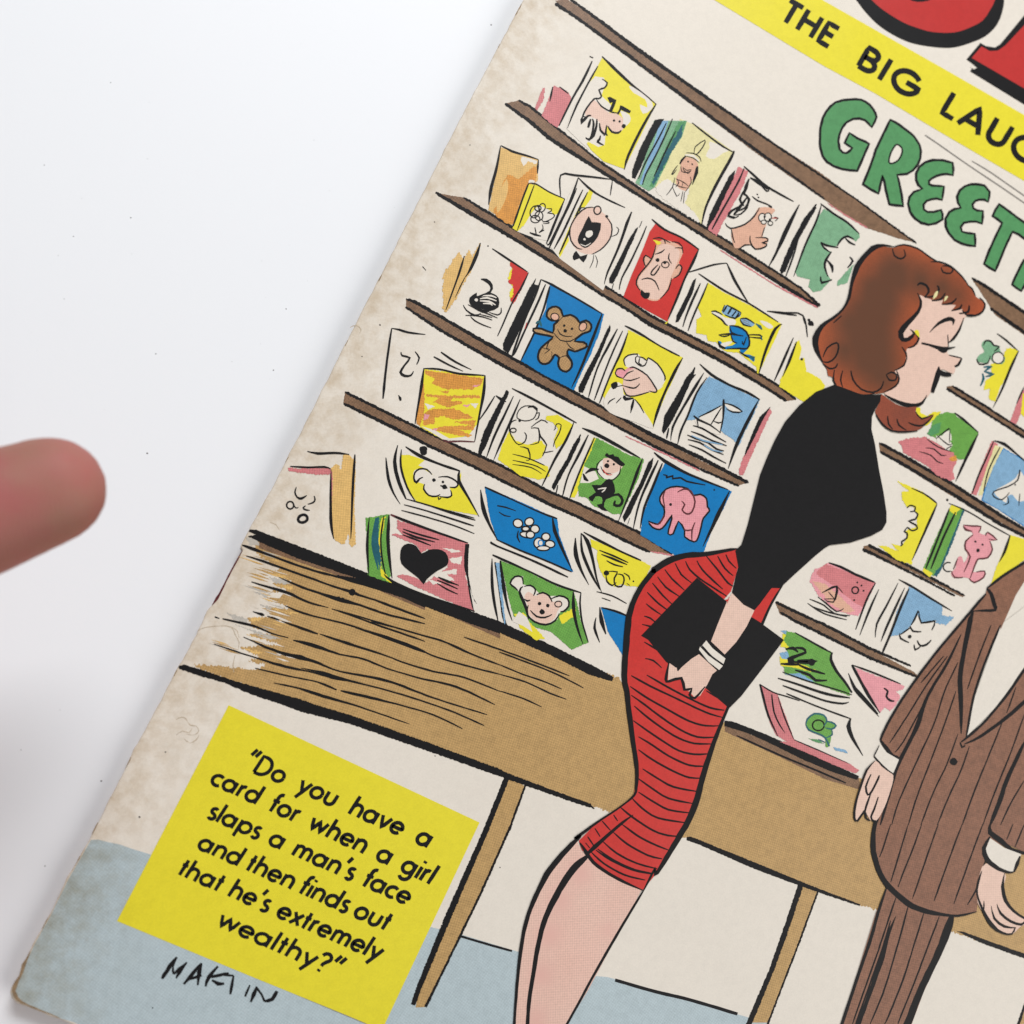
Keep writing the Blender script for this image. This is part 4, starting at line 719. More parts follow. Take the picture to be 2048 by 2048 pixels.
# glyph: (advance, [strokes]); x height 1, ascender 1.62, baseline 0
def ring(cx, cy, r, r2=None): return arc(cx, cy, r, r2 or r, 0, 360, 22)
GL = {
 'a': (1.12, [ring(.47, .5, .43), [(.92, 1), (.92, 0)]]), 'c': (.84, [arc(.48, .5, .43, .43, 50, 310)]),
 'd': (1.12, [ring(.47, .5, .43), [(.92, 1.62), (.92, 0)]]), 'e': (1.02, [[(.07, .5)]+[(.88, .5)]+arc(.48, .5, .42, .43, 0, 318)]),
 'f': (.56, [[(.24, 0), (.24, 1.25)]+arc(.5, 1.3, .26, .3, 180, 80, 7), [(-.02, .94), (.52, .94)]]),
 'g': (1.12, [ring(.47, .5, .43), [(.92, 1), (.92, 0)]+arc(.52, -.1, .4, .38, 0, -150, 10)]),
 'h': (1.02, [[(.12, 1.62), (.12, 0)], arc(.48, .58, .36, .38, 180, 0, 10)+[(.84, 0)]]),
 'i': (.34, [[(.14, 1), (.14, 0)], [(.14, 1.32), (.14, 1.52)]]), 'l': (.36, [[(.14, 1.62), (.14, 0)]]),
 'm': (1.5, [[(.12, 1), (.12, 0)], arc(.42, .62, .3, .34, 180, 0, 8)+[(.72, 0)], arc(1.02, .62, .3, .34, 180, 0, 8)+[(1.32, 0)]]),
 'n': (1.02, [[(.12, 1), (.12, 0)], arc(.48, .58, .36, .38, 180, 0, 10)+[(.84, 0)]]),
 'o': (1.04, [ring(.49, .5, .43)]), 'p': (1.12, [ring(.59, .5, .43), [(.14, 1), (.14, -.5)]]),
 'r': (.62, [[(.14, 1), (.14, 0)], arc(.42, .6, .28, .34, 180, 70, 8)]),
 's': (.68, [arc(.34, .74, .22, .22, 40, 250, 9)+arc(.33, .26, .24, .24, 70, -150, 9)]),
 't': (.56, [[(.25, 1.4), (.25, 0)], [(.02, .92), (.48, .92)]]),
 'u': (1.02, [[(.12, 1), (.12, .4)]+arc(.48, .4, .36, .38, 180, 360, 10)+[(.84, 1)]]),
 'v': (.9, [[(.05, 1), (.43, .02), (.81, 1)]]), 'w': (1.36, [[(.05, 1), (.35, .05), (.66, .98), (.97, .05), (1.27, 1)]]),
 'x': (.85, [[(.06, 1), (.76, 0)], [(.76, 1), (.06, 0)]]), 'y': (.9, [[(.05, 1), (.45, .1)], [(.84, 1), (.24, -.52)]]),
 'D': (1.3, [[(.14, 0), (.14, 1.5), (.4, 1.5)]+arc(.45, .75, .68, .75, 88, -88, 14)+[(.14, 0)]]),
 '?': (.8, [arc(.36, 1.18, .3, .34, 170, -60, 10)+[(.36, .62), (.36, .42)], [(.36, -.06), (.36, .14)]]),
 "'": (.36, [[(.24, 1.74), (.1, 1.2)]]), '"': (.7, [[(.26, 1.8), (.08, 1.18)], [(.6, 1.8), (.42, 1.18)]]), ' ': (.74, []),
 'T': (1.0, [[(.0, 1.42), (.92, 1.42)], [(.46, 1.42), (.46, 0)]]), 'H': (1.3, [[(.14, 1.5), (.14, 0)], [(1.06, 1.5), (1.06, 0)], [(.14, .8), (1.06, .8)]]),
 'E': (.98, [[(.84, 1.42), (.14, 1.42), (.14, .08), (.84, .08)], [(.14, .78), (.78, .78)]]),
 'B': (1.06, [[(.14, .08), (.14, 1.42), (.45, 1.42)]+arc(.45, 1.11, .32, .31, 88, -88, 8)+[(.16, .8)], [(.45, .8)]+arc(.47, .44, .38, .36, 88, -88, 8)+[(.14, .08)]]),
 'I': (.5, [[(.18, 1.5), (.18, 0)]]), 'L': (.86, [[(.14, 1.5), (.14, .08), (.74, .08)]]), 'A': (1.3, [[(.06, 0), (.62, 1.46), (1.18, 0)], [(.3, .46), (.95, .46)]]),
 'U': (1.2, [[(.14, 1.5), (.14, .5)]+arc(.56, .5, .42, .44, 180, 360, 10)+[(.98, 1.5)]]),
 'G': (1.5, [arc(.76, .75, .66, .68, 42, 360, 22)+[(.74, .75)]]), 'S': (.95, [arc(.46, 1.08, .3, .32, 30, 260, 10)+arc(.45, .38, .34, .34, 75, -160, 10)]),
}
def lettering(name, parent, base, text, p0, p1, xh0, xh1, up, wt, k='K', label=None, unit=0):
    "text along the pixel baseline p0-p1; xh: x height in pixels at both ends; up: pixel direction of the stems"
    global OX, OY, SC
    ox, oy, s_ = OX, OY, SC; OX = OY = 0; SC = 1.0
    total = sum(GL[ch][0] for ch in text); ns = text.count(' ')
    if unit and ns: SPW = ((math.hypot(p1[0]-p0[0], p1[1]-p0[1])/unit)-(total-.74*ns))/ns; total += (SPW-.74)*ns
    else: SPW = .74
    pr = Print(name, parent, parent.lv+2, label)
    ul = math.hypot(*up); ux, uy = up[0]/ul, up[1]/ul
    x = 0
    for ch in text:
        adv, strokes = GL[ch]; adv = SPW if ch == ' ' else adv
        for st in strokes:
            P = []
            for gx, gy in st:
                t = (x+gx*.9+.05*adv)/total; xh = xh0+(xh1-xh0)*t
                P.append((p0[0]+(p1[0]-p0[0])*t+ux*gy*xh, p0[1]+(p1[1]-p0[1])*t+uy*gy*xh, wt*(xh/xh0)))
            pr.L(wt, P, k, sm=False, tap=.92, rag=.05)
        x += adv
    pr.done(); OX, OY, SC = ox, oy, s_
    return pr
# ------------------------------------------------------------------ cards right of the woman
tile(1648, 600)
c = card('yellow card with a green blossom sketch at the right', 30)
c.F('Y', '1760,470 1800,460 1880,490 1800,650 1700,850 1650,980 1590,960 1600,860 1540,870 1560,780 1620,730 1610,620 1720,600 1740,520', 5)
c.L(12, '1670,325 1760,390,16 1870,490').L(16, '1880,490 1800,660,22 1720,860 1630,1045,6').done()
m = c.sub('blossom_motif')
m.S('Lg', '1520,440 1550,390 1620,400 1640,440 1690,440 1700,490 1750,560 1720,620 1640,610 1600,560 1590,610 1500,600 1470,580 1500,530 1550,500')
m.O(9, 1680, 560, 56, 56, 0, fill='W').L(14, '1540,440 1560,395 1610,400 1640,440 1690,450 1640,500').L(12, '1475,570 1500,620 1580,610 1605,540').M(20, '1540,650 1620,640 1550,690 1640,720 1560,740|1530,710 1540,760 1510,830', k='Tl').done()
c = card('green card with a small boat over pink water', 30)
c.F('Dg', '1060,1110 1190,1085 1260,1090 1290,1130 1490,1280 1430,1420 1360,1540 1300,1540 1220,1490 1200,1400 1010,1300 1040,1200', 5)
c.F('Y', '880,1040 930,1040 930,1090 1000,1120 1060,1080 1130,1080 1060,1150 1000,1210 960,1215 900,1130', 4).F('G', '990,1290 1050,1210 1130,1180 1110,1280 1030,1320', 4)
c.F('P', '715,1370 800,1340 980,1320 1100,1390 1250,1480 1280,1560 1240,1640 1260,1720 1230,1750 1100,1700 1020,1620 900,1550 760,1470 750,1420', 7)
c.F('O', '1200,1530 1270,1500 1290,1550 1230,1560', 4).F('W', '1080,1310 1180,1310 1240,1400 1200,1460 1090,1380', 3)
c.L(14, '1260,1090 1340,1150,20 1490,1280').L(20, '1490,1290,10 1420,1430,26 1330,1620 1270,1755,8').done()
m = c.sub('sailing_boat'); m.S('W', '1140,1310 1210,1260 1230,1360').M(10, '1210,1240,26 1130,1300 1080,1340|1215,1250 1210,1380|1090,1310 1200,1400 1240,1380|990,1340 1100,1420 1230,1465|980,1430 1060,1440 1130,1500 1180,1500|920,1465 1030,1500 1090,1560 1150,1580').L(18, '1230,1410 1180,1440').done()
c = card('pink card edge at the far right of the rack', 30)
c.F('P', '1932,860 1980,900 1900,1100 1860,1200 1800,1170 1860,1000', 4).F('Y', '1920,900 2100,980 2050,1100 1930,1130 1900,1100', 3).L(12, '1932,840 1860,1000').done()
c = card('blue card with a white long muzzled dog', 30)
c.F('P', '1620,1360 1680,1390 1580,1620 1470,1890 1420,1870 1490,1680', 4).F('Yp', '1650,1400 1740,1430 1600,1700 1530,1880 1490,1890 1560,1650', 3)
c.F('B', '1730,1430 2100,1640 2200,2000 2040,2260 1932,2190 1690,2030 1520,1932 1550,1830 1640,1600', 3)
c.F('Lb', '1732,1440 2080,1640 2180,2000 2030,2250 1932,2180 1700,2030 1530,1930 1560,1830 1640,1600', 3)
c.M(14, '1640,1360 1740,1390,26 1850,1480 1932,1550 2100,1680|1640,1360 1570,1520 1490,1700 1430,1870|1700,1420 1590,1640,10 1540,1850').done()
m = c.sub('dog_motif'); m.S('W', '1640,1850 1760,1780 1850,1720 1890,1650 1930,1700 2000,1760 1990,1900 1880,1950 1820,1880 1770,1900 1760,1960 1700,1920').M(11, '1890,1640,24 1870,1740 1780,1800 1640,1850 1640,1900 1720,1930 1790,1860|1770,1900 1780,1960 1730,1980|1890,1870 1880,1990').D(9, '1845,1785').done()
tile(1648, 900)
c = card('yellow card with a vertical curling line', 30)
c.F('Y', '700,295 850,360 960,410 1095,515 1000,740 850,1060 850,1110 700,1060 520,920 600,930 720,980 640,900 720,920 740,930 800,860 790,780 900,740 890,600 860,540 800,560 750,470 750,400 820,400', 5)
c.L(14, '845,370 960,420 1060,490 1090,520').L(16, '1090,525 990,750,20 850,1065,8').L(12, '800,560 830,535 880,550 870,590 830,595').M(13, '870,590 905,620 880,670 815,685 880,720 900,760 850,780 815,755 800,745|800,750 775,790 800,800 800,850 750,885 755,915 735,930').done()
c = card('white card with a pink long eared animal beside green edges', 30)
c.F('Dg', '1210,560 1350,570 1260,830 1150,1100 1060,1220 960,1140 1040,940', 5).F('Y', '1220,535 1320,550 1290,640 1210,590', 4).F('Y', '960,1140 1050,1190 1020,1230 950,1170', 3).F('Tl', '1330,560 1360,570 1250,870 1160,1090 1090,1230 1060,1210 1180,940', 5).F('Dg', '1290,590 1340,570 1230,860 1120,1130 1060,1180 1160,900', 4)
c.F('Y', '1800,820 1932,860 1980,900 1932,1060 1740,1220 1610,1300 1660,1140', 3)
c.M(18, '1210,570 1100,850 980,1150|1270,600 1150,850 1030,1150').L(10, '1205,515 1400,600 1600,720 1800,830').L(18, '1795,830 1740,990,22 1690,1085,6').D(12, '1190,482').done()
m = c.sub('long_eared_animal')
m.S('Pk', '1345,730 1420,725 1515,740 1500,800 1560,820 1580,790 1670,870 1600,880 1620,960 1590,1030 1500,1050 1470,1080 1440,1180 1550,1170 1540,1230 1460,1280 1400,1240 1330,1230 1260,1240 1225,1190 1270,1140 1290,1040 1330,1030 1350,1090 1390,1020 1360,940 1380,860 1440,810 1400,780')
m.M(13, '1345,725 1430,735 1515,740 1490,800|1345,735 1370,770,20 1430,785|1560,830 1580,795 1670,870 1590,860|1440,820 1370,880 1365,960 1410,1030 1350,1180|1600,880 1625,960 1580,1040 1500,1050 1470,1080 1410,1240|1470,1180 1550,1170 1540,1230 1450,1280 1400,1240|1290,1050 1250,1150|1230,1170 1260,1230 1340,1230', k='Mr').D(11, '1460,885 1530,915').D(18, '1487,970').O(9, 1200, 1130, 48, 44, 0, a0=60, a1=300).done()
c = card('pink card with a sketched boat and sun', 30)
c.F('Pk', '-90,1150 50,1090 280,1180 500,1280 420,1450 330,1600 220,1580 100,1540 -60,1400 -140,1260', 7).F('P', '20,1100 490,1280 380,1520 300,1480 200,1400 60,1290 -80,1200 -60,1160', 6).F('Sd', '-120,1260 0,1290 140,1400 300,1560 200,1570 60,1480', 7)
c.L(22, '45,1090 160,1130 300,1200 490,1280').L(16, '495,1285 410,1450 305,1735,12').M(16, '530,1345,8 440,1540,18 345,1790,8|715,1285,8 600,1510,16 510,1680 495,1810,8').O(12, 300, 1355, 32, 32).M(11, '-20,1380 120,1320,24 90,1470 0,1440 120,1440|130,1320 180,1380|40,1370 110,1450|-60,1420 20,1480 120,1560 190,1530|-140,1440 0,1500 100,1580 250,1600|-160,1480 0,1580 220,1640|-120,1510 20,1560 220,1610').D(10, '320,1280 360,1310 380,1360 290,1450').done()
c = card('blue card with a white horned goat', 30)
c.F('Lb', '820,1320 900,1350 1140,1500 1140,1620 1060,1660 940,1670 900,1580 840,1700 720,1790 640,1800 700,1560', 5).F('Lb', '1100,1600 1260,1610 1180,1690 1080,1670', 8)
c.L(18, '720,1250,12 850,1320 1040,1440 1235,1555,10').M(18, '780,1330,8 700,1500 600,1720 550,1850,8|820,1340 740,1520,22 640,1780 575,1932 560,1980,8').done()
m = c.sub('goat_motif'); m.M(16, '910,1550,26 870,1640 840,1690|915,1560 940,1670 1070,1650 1040,1740|830,1700 860,1750 940,1755|730,1770 740,1820 820,1860|740,1780 840,1710|900,1840 930,1890 990,1880 1035,1835|870,1880 880,1930 930,1900').D(18, '828,1803').done()
tile(1300, 1050)
c = card('green card with a swan lying at the foot of the right rack', 30)
c.F('Dg', '1290,1020 1400,1040 1760,1230 1740,1290 1800,1410 1932,1600 1932,1650 1700,1570 1300,1440 1290,1370 1270,1300 1320,1220 1290,1140', 5)
c.F('Y', '1280,1050 1310,1060 1290,1120 1350,1190 1260,1180', 4).F('Y', '1250,1270 1330,1290 1600,1400 1560,1420 1400,1380 1260,1360', 4).F('Lb', '1260,1020 1320,1020 1310,1060', 4).F('Lb', '1250,1240 1330,1220 1340,1300 1270,1290', 4).F('Lb', '1300,1440 1440,1430 1600,1520 1400,1470', 4)
c.L(16, '1400,1040 1560,1130 1760,1240').L(24, '1760,1230 1745,1300,28 1800,1410 1870,1500,20 1950,1620').L(12, '1280,1420 1500,1500 1800,1590 1950,1640').M(16, '1235,1480 1400,1530 1700,1630,22 1932,1670|1280,1550 1500,1630 1700,1700 1860,1725 1920,1710,8', tap=.5).done()
m = c.sub('swan_motif'); m.M(24, '1310,1200 1380,1190,30 1430,1230|1380,1190 1470,1190 1500,1230 1430,1260 1340,1300,40 1360,1330|1360,1320 1500,1330 1600,1320,40 1500,1310 1420,1310|1420,1340 1520,1390 1690,1440|1260,1340 1450,1350|1400,1400 1540,1450 1600,1500 1710,1500').D(36, '1560,1325 1360,1310').done()
c = card('card with pink edges and a green clover', 30)
tile(1450, 1300, 300)
c.F('P', '450,450 600,540 680,580 780,850 890,1150 1300,1330 1600,1460 1730,1550 1680,1590 1400,1480 1000,1300 700,1180 800,1180 660,1100 580,950 500,700', 4)
c.L(22, '450,440,34 490,600,26 560,850 680,1110,14').L(16, '600,570,22 630,800 700,960 775,1070,8').L(13, '680,600 760,850,16 885,1150').L(13, '885,1155 1200,1290 1600,1465,8').L(14, '460,450,20 620,545 800,600 960,655').L(16, '790,560,24 1000,650 1300,770 1620,885,20').L(30, '1620,880 1590,980,48 1640,1130,36 1775,1360,14').done()
m = c.sub('clover_motif'); m.S('Dg', '1050,900 1120,840 1200,815 1290,850 1310,920 1370,930 1430,970 1370,1020 1370,1100 1340,1240 1290,1240 1290,1130 1180,1070 1080,1020 1040,960').O(16, 1200, 970, 75, 68).M(18, '1040,960 1060,890 1150,820 1270,840 1310,910 1270,980|1310,920 1370,930 1430,975 1370,1020 1290,1000|1040,960 1080,1030 1200,1080 1290,1130 1340,1240,40|1370,1020 1380,1090 1300,1130|1200,1150 1290,1190', k='Tl').F('Lb', '1390,1250 1560,1290 1580,1330 1420,1290', 4).F('G', '1070,1140 1190,1150 1280,1210 1180,1190', 4).done()
tile(1648, 1250)
c = card('pink card fragment beside the suit sleeve', 30)
c.F('Pk', '300,410 500,490 780,590 760,620 690,640 740,680 700,760 640,830 580,800 540,850 470,760 380,580', 6).L(14, '270,385 500,470 740,570').L(26, '270,385,34 330,500,22 430,680 540,850,10').M(20, '235,465,8 300,620,28 400,740 530,885,8|300,600 420,740 520,860').L(20, '575,610 615,640 600,690,18 640,730 680,735').done()
# ------------------------------------------------------------------ the woman
W_ = Print('printed_woman', magazine, 96, 'cartoon woman with red hair in a black sweater and red striped skirt')
tile(1550, 400)
W_.F('S', GP(1550, 400, '1380,860 1500,890 1700,980 1880,1060 1830,1140 1780,1260 1700,1360 1670,1400 1665,1490 1790,1530 1740,1610 1720,1680 1580,1640 1500,1860 1450,1920')+GP(1648, 600, '960,960 900,1010 800,1010 700,980 560,880 550,700 780,500 720,350 850,200 920,60'), 0, True)
W_.L(22, '1820,1140,10 1780,1250,18 1720,1340 1670,1380,12').L(12, '1665,1300 1672,1420').L(30, '1490,1280,10 1580,1190,24 1680,1150,36 1720,1165,30 1715,1210,10').L(16, '1410,1385,30 1480,1400,18 1560,1425,30 1640,1440,30 1740,1420,8').S('K', '1560,1430 1670,1420 1650,1475 1600,1475').L(16, '1675,1500 1800,1530').L(24, '1800,1530 1770,1590 1730,1610').L(40, '1580,1610,20 1570,1680,46 1540,1780 1515,1860,60').L(46, '1570,1630,20 1620,1680,44 1700,1690,54')
tile(1648, 600)
W_.L(30, '990,920,8 950,990,22 880,1020,34 780,1010,34 660,960,24 580,910,8')
W_.done()
h = W_.sub('hair', up=27)
tile(1550, 400)
h.F('HR', GP(1550, 400, '980,450 1140,465 1240,440 1400,490 1500,570 1580,610 1720,660 1810,750 1860,820 1900,850 1932,930')+GP(1648, 600, '1500,-5 1550,40 1530,110 1450,150 1370,150 1330,90 1230,100 1270,50 1130,45 1150,0 1040,0')+GP(1550, 400, '1500,960 1440,940 1390,920 1400,1010 1360,1100 1240,1220 1220,1310 1260,1340 1330,1290 1380,1320 1370,1400 1270,1440 1260,1520 1240,1610 1150,1650 1190,1720 1170,1800 1060,1860 860,1880 700,1840 580,1790 570,1720 510,1700 500,1640 450,1560 400,1480 390,1350 440,1240 560,1130 680,1030 710,900 760,680 850,540'), 0, True)
tile(1648, 600)
h.F('HD', '550,910 620,960 700,1010 800,1040 890,1030 880,1080 940,1140 1000,1140 1060,1100 1020,1170 960,1220 900,1260 770,1280 650,1260 560,1200 510,1120 490,1070 540,980', 0, True)
tile(1550, 400)
h.L(40, '1150,455,8 1040,440,24 940,470,44 850,560,40 790,650,46 740,800,26 710,950,24 650,1060,18 560,1140,22 450,1220,34 390,1330,54 400,1450,36 460,1570,14')
h.M(14, '1150,455 1240,435 1370,470 1500,560 1570,600|1500,600 1580,600 1690,640 1800,740 1860,820|1850,820 1900,860 1932,930|1130,470 1150,540 1210,570 1255,540 1240,480|1600,650 1620,700 1690,710 1715,670 1670,640 1610,640|560,1190 640,1120|460,1520 500,1430 590,1380 610,1430 580,1520 510,1570 450,1560|460,1580 520,1630 580,1620 600,1580|570,1640 560,1740 590,1790|650,1650 630,1740 650,1810|730,1650,20 750,1740 830,1830 940,1860 1020,1820 1045,1750|1270,1520 1240,1600 1150,1650|1220,1420 1260,1480 1270,1540|1170,1650 1195,1730 1160,1800 1050,1860|1070,1690 1100,1740 1160,1740 1170,1690 1120,1665 1070,1690|570,1790 700,1840 850,1890 960,1870')
h.L(34, '1370,900,10 1405,980,22 1380,1080,26 1280,1190,40 1210,1280,48 1230,1350,40 1290,1345,30 1340,1290,20 1300,1250,10').L(16, '1340,1280 1385,1340 1340,1410 1280,1430')
h.M(19, '1370,830 1400,805 1460,830 1480,890 1440,940|1440,940 1540,930 1580,860 1560,830|1510,975 1600,960 1640,900|1610,1010 1700,1000 1750,950|1700,1070 1780,1050 1800,1010|1780,1100 1860,1080 1870,1020|1860,1110 1932,1115')
h.S('Yp', '1540,900 1570,880 1560,930 1520,960').S('Yp', '1640,935 1670,935 1630,985').S('Y', '1340,1270 1380,1260 1390,1330')
tile(1648, 600)
h.M(15, '1330,100 1380,150 1460,150 1530,110 1550,40 1500,-20|1300,130 1390,120 1400,60|610,1120 620,1200 660,1250|700,1150 720,1210 790,1260|810,1185 870,1210 960,1210 1050,1120|880,1080 940,1150 1040,1110|500,1110 560,1200 650,1265 780,1275 900,1265', k='K').done()
sw = W_.sub('sweater', up=24)
sw.F('K', GP(1648, 600, '550,910 540,980 490,1060 460,1130 455,1250 490,1400 530,1650 570,1850')+GP(1648, 900, '530,200 570,400 600,600 600,700 560,770 450,830 250,895 50,920 0,950')+GP(1300, 1050, '1600,290 1400,470 1250,610 1170,610 1060,760 1000,830 900,780 850,720 790,650 830,470 850,410 820,250 880,190 940,0')+GP(1300, 550, '1060,1932 1120,1780 1200,1600 1300,1420 1440,1260 1600,1130 1780,1060')+GP(1550, 400, '570,1780 700,1840 860,1890 1020,1880'))
sw.done()
sk = W_.sub('skirt', up=3)
tile(1300, 1050)
RD = GP(1300, 1050, '300,290 550,260 780,225 840,225 850,400 780,640 700,730')+GP(1300, 1050, '1180,610 1270,580 1180,740 1060,960 760,1750')+GP(1150, 1350, '1470,300 1400,500 1330,680 1240,950 1150,1230 1010,1540 850,1810 770,1932')+GP(1000, 1648, '1370,640 1200,570 1000,450 870,330 790,250 760,160 900,20')+GP(1150, 1350, '0,1570 200,1430 440,1270 560,1170 600,1000 590,860 540,560 510,300 480,0')+GP(1100, 850, '740,1932 790,1700 900,1530 1010,1400 1150,1310')
sk.F('R', RD)
sk.L(50, [(x, y, w_) for (x, y), w_ in zip(GP(1300, 1050, '850,230 780,238 550,280 350,295 180,345 30,440')+GP(1100, 850, '1000,1410 900,1530 830,1650 780,1780 750,1932')+GP(1150, 1350, '475,0 500,160 520,350 560,650 595,900 590,1080 570,1160 440,1270 200,1430 0,1580')+GP(1000, 1648, '780,110'), [3, 5, 8, 10, 11, 11, 10, 9, 9, 10, 11, 10, 9, 9, 8, 7, 5, 4, 3, 4, 6, 8, 8, 8])])
sk.L(9, [(x, y, w_) for (x, y), w_ in zip(GP(1300, 1050, '1280,580 1180,740 1080,960')+GP(1150, 1350, '1480,300 1410,470 1340,650 1250,920 1180,1180 1110,1370 1010,1550 860,1800 770,1932')+GP(1000, 1648, '1500,420 1385,640'), [3, 4, 5, 5, 6, 8, 10, 11, 11, 10, 8, 5, 4, 4, 4])])
st = '''730,285 760,350 830,420|650,300 720,420 800,490|540,300 640,420 750,560 800,590 |450,345 500,430 620,550 700,620 |340,350 380,430 480,520 600,600 740,690|240,370 300,480 400,560|140,430 210,520 330,630|70,500 150,600 280,690|20,560 120,680 215,770|-30,650 80,760 180,830|-40,760 20,810 110,870|-60,880 0,900 60,950|-80,960 0,980 40,1000
-60,1130 60,1200 180,1290|-50,1290 30,1310 110,1380|540,1600 650,1670'''
for q in st.replace('\n', '|').split('|'): sk.L(15, q.strip(), tap=.5)
tile(1150, 1350)
for q in '690,0 900,120 1100,225 1300,315 1440,340|540,5 720,105 900,190 1150,310 1300,375 1420,408|530,110 700,225 860,315 1100,445 1260,490 1390,490|540,195 650,270 800,385 1000,520 1180,598 1350,600|570,300 700,410 850,520 1000,610 1150,660 1320,665|560,440 700,540 850,640 1000,730 1150,765 1290,760|610,595 750,680 900,780 1100,870 1260,880|610,720 750,820 950,930 1100,990 1220,995|650,905 800,1000 950,1080 1180,1125|610,1000 750,1100 900,1190 1130,1240|610,1130 750,1220 900,1300 1100,1330|550,1190 650,1290 800,1380 1060,1425|440,1280 550,1370 750,1500 900,1550 1010,1555|450,1440 600,1550 750,1630 900,1690|370,1520 500,1630 700,1740 840,1775|270,1610 400,1720 600,1820 790,1870|200,1690 350,1790 550,1880 730,1920'.split('|'): sk.L(16, q, tap=.5)
for q in '370,1350 410,1410|260,1410 340,1500|190,1480 240,1560|120,1560 180,1650|100,1620 140,1670'.split('|'): sk.L(16, q)
sk.L(30, '560,1350,10 450,1430,26 300,1560,30 100,1740,40')
tile(1000, 1648)
for q in '880,270 1000,380 1200,490 1400,540|940,240 1100,350 1300,440 1470,475'.split('|'): sk.L(15, q)
sk.L(30, '770,180,24 830,270,30 900,370,32 1050,480,26 1200,560,24 1380,640,12').done()
lg = W_.sub('legs')
tile(1000, 1648)
lg.F('LS', '740,160 790,260 850,330 950,430 1150,540 1360,640 1200,950 1000,1320 850,1600 650,1932 560,2100 130,2100 140,1932 160,1550 200,1200 300,800 500,400')
lg.L(34, '780,110 640,250,44 480,440,50 370,640,40 270,880,36 210,1150,30 170,1480,26 145,1800,22 130,2080,20').L(46, '850,300 700,440,60 570,640,54 440,900,46 370,1150,40 320,1450,36 280,1700,34 255,2080,28').L(18, '1385,640 1250,860,20 1050,1200,22 880,1500,22 740,1760,20 560,2080,20').done()
pu = W_.sub('clutch_purse', up=30)
tile(1300, 1050)
pu.F('K', '450,510 740,740 1060,940 1290,1110 1110,1350 880,1650 760,1770 540,1580 400,1480 250,1400 150,1320 -20,1110 -90,1070')
pu.F('S', '790,660 850,720 900,770 1005,825 930,980 830,1130 700,1270 650,1400 600,1440 550,1540 480,1650 430,1670 380,1610 330,1590 300,1480 170,1500 180,1330 250,1380 470,1240 580,1140 650,960 740,740')
pu.F('K', '140,1310 200,1310 250,1340 260,1410 400,1290 500,1230 450,1150 300,1150')
pu.S('R', '745,730 765,690 745,760').L(20, '180,1330 150,1490,24 180,1510,22 300,1480,26 330,1590,26 400,1580,18 380,1640,22 430,1670 530,1560,16').L(14, '265,1410 300,1370').done()
br = W_.sub('bracelet', up=44)
br.F('K', '470,1160 550,1090 760,1290 660,1420 440,1220').F('W', '495,1170 540,1115 600,1190 725,1290 705,1345 600,1270').F('W', '480,1175 560,1260 700,1360 665,1400 560,1320 470,1205').L(14, '500,1165 590,1270 710,1350').done()
# ------------------------------------------------------------------ the man in the suit
Mn = Print('printed_man', magazine, 96, 'cartoon man in a brown pinstripe suit, cut off by the frame')
sh = GP(1648, 900, '1932,1180 2200,1100 2200,2100 1932,2100 1600,2100')
Mn.F('W', GP(1648, 1250, '1700,0 2100,-300 2100,400 1750,700 1370,1080 1380,900')+[])
Mn.done()
jk = Mn.sub('suit_jacket', up=10)
tile(1648, 1250)
jk.F('Su', GP(1648, 900, '2100,960 1932,1090 1750,1210 1570,1340 1555,1400 1440,1540 1100,1932')+GP(1648, 1250, '860,560 680,830 560,1060 545,1120 620,1200 720,1300 660,1440 600,1650')+GP(1648, 1648, '490,0 465,200 480,330 530,480 600,600 800,760 950,830 1120,870 1290,880 1470,840 1500,600 1560,300 1740,180 1932,270 2200,300 2200,-900')+GP(1648, 1250, '2100,200 1932,420 1750,680 1600,880 1370,1080 1440,700 1540,390 1700,0')+GP(1648, 900, '1700,1740 1850,1400 2100,1000'))
jk.L(22, [(x, y, 4.5) for x, y in GP(1648, 900, '2100,960 1932,1085 1750,1200 1570,1335')]).L(22, [(x, y, 4.5) for x, y in GP(1648, 900, '1560,1390 1440,1530 1100,1932')+GP(1648, 1250, '860,560 680,830 560,1060 545,1120')])
jk.L(22, [(x, y, w_) for (x, y), w_ in zip(GP(1648, 1250, '545,1115 600,1190 660,1260 730,1300')+GP(1648, 1250, '660,1440 600,1650')+GP(1648, 1648, '490,0 470,200 490,330 540,480 620,600 800,760 950,830 1120,870 1290,885 1470,845'), [6, 7, 5, 4, 5, 5, 7, 9, 9, 9, 10, 10, 9, 6, 4, 3])])
tile(1648, 1250)
jk.M(34, '1570,-350,30 1610,-300,34 1640,-200,34 1650,-145,26 1560,-140,22 1440,-135,18|1440,-135,20 1410,-60,40 1400,0,44 1350,250,40 1310,500,40 1320,800,36 1320,1050,16')
jk.M(20, '1700,0 1540,390 1440,700 1370,1080|1350,1150,14 1500,1080,24 1750,900,30 1932,740,34 2100,580,34|1320,1130 1420,1050,24 1560,920 1750,690,24 1932,430,26 2100,200,20|1310,1130 1330,1180 1360,1160')
jk.M(26, '1320,90,14 1180,380,22 1000,680,26 900,960,40 820,1130,30 700,1370,36 620,1650,26 540,1932,20|1932,1130,30 1760,1500,36 1700,1680,40 1600,1932,30')
jk.M(12, '1270,190 1120,480 940,800 760,1130 680,1230|1190,300 1000,560 800,880 630,1140|1290,360 1160,640 1060,950 900,1300 720,1700 650,1932|1270,640 1170,930 1050,1250 900,1640 810,1932|1290,1050 1180,1350 1050,1620 930,1932|1400,1170 1320,1400 1200,1660 1090,1932|1720,930 1600,1230 1450,1600 1330,1932|1932,860 1800,1230 1650,1600 1530,1932|1850,600 1760,850|1610,0 1500,280 1380,620|1930,1500 1800,1720 1700,1932|1150,300 930,560', rag=.2)
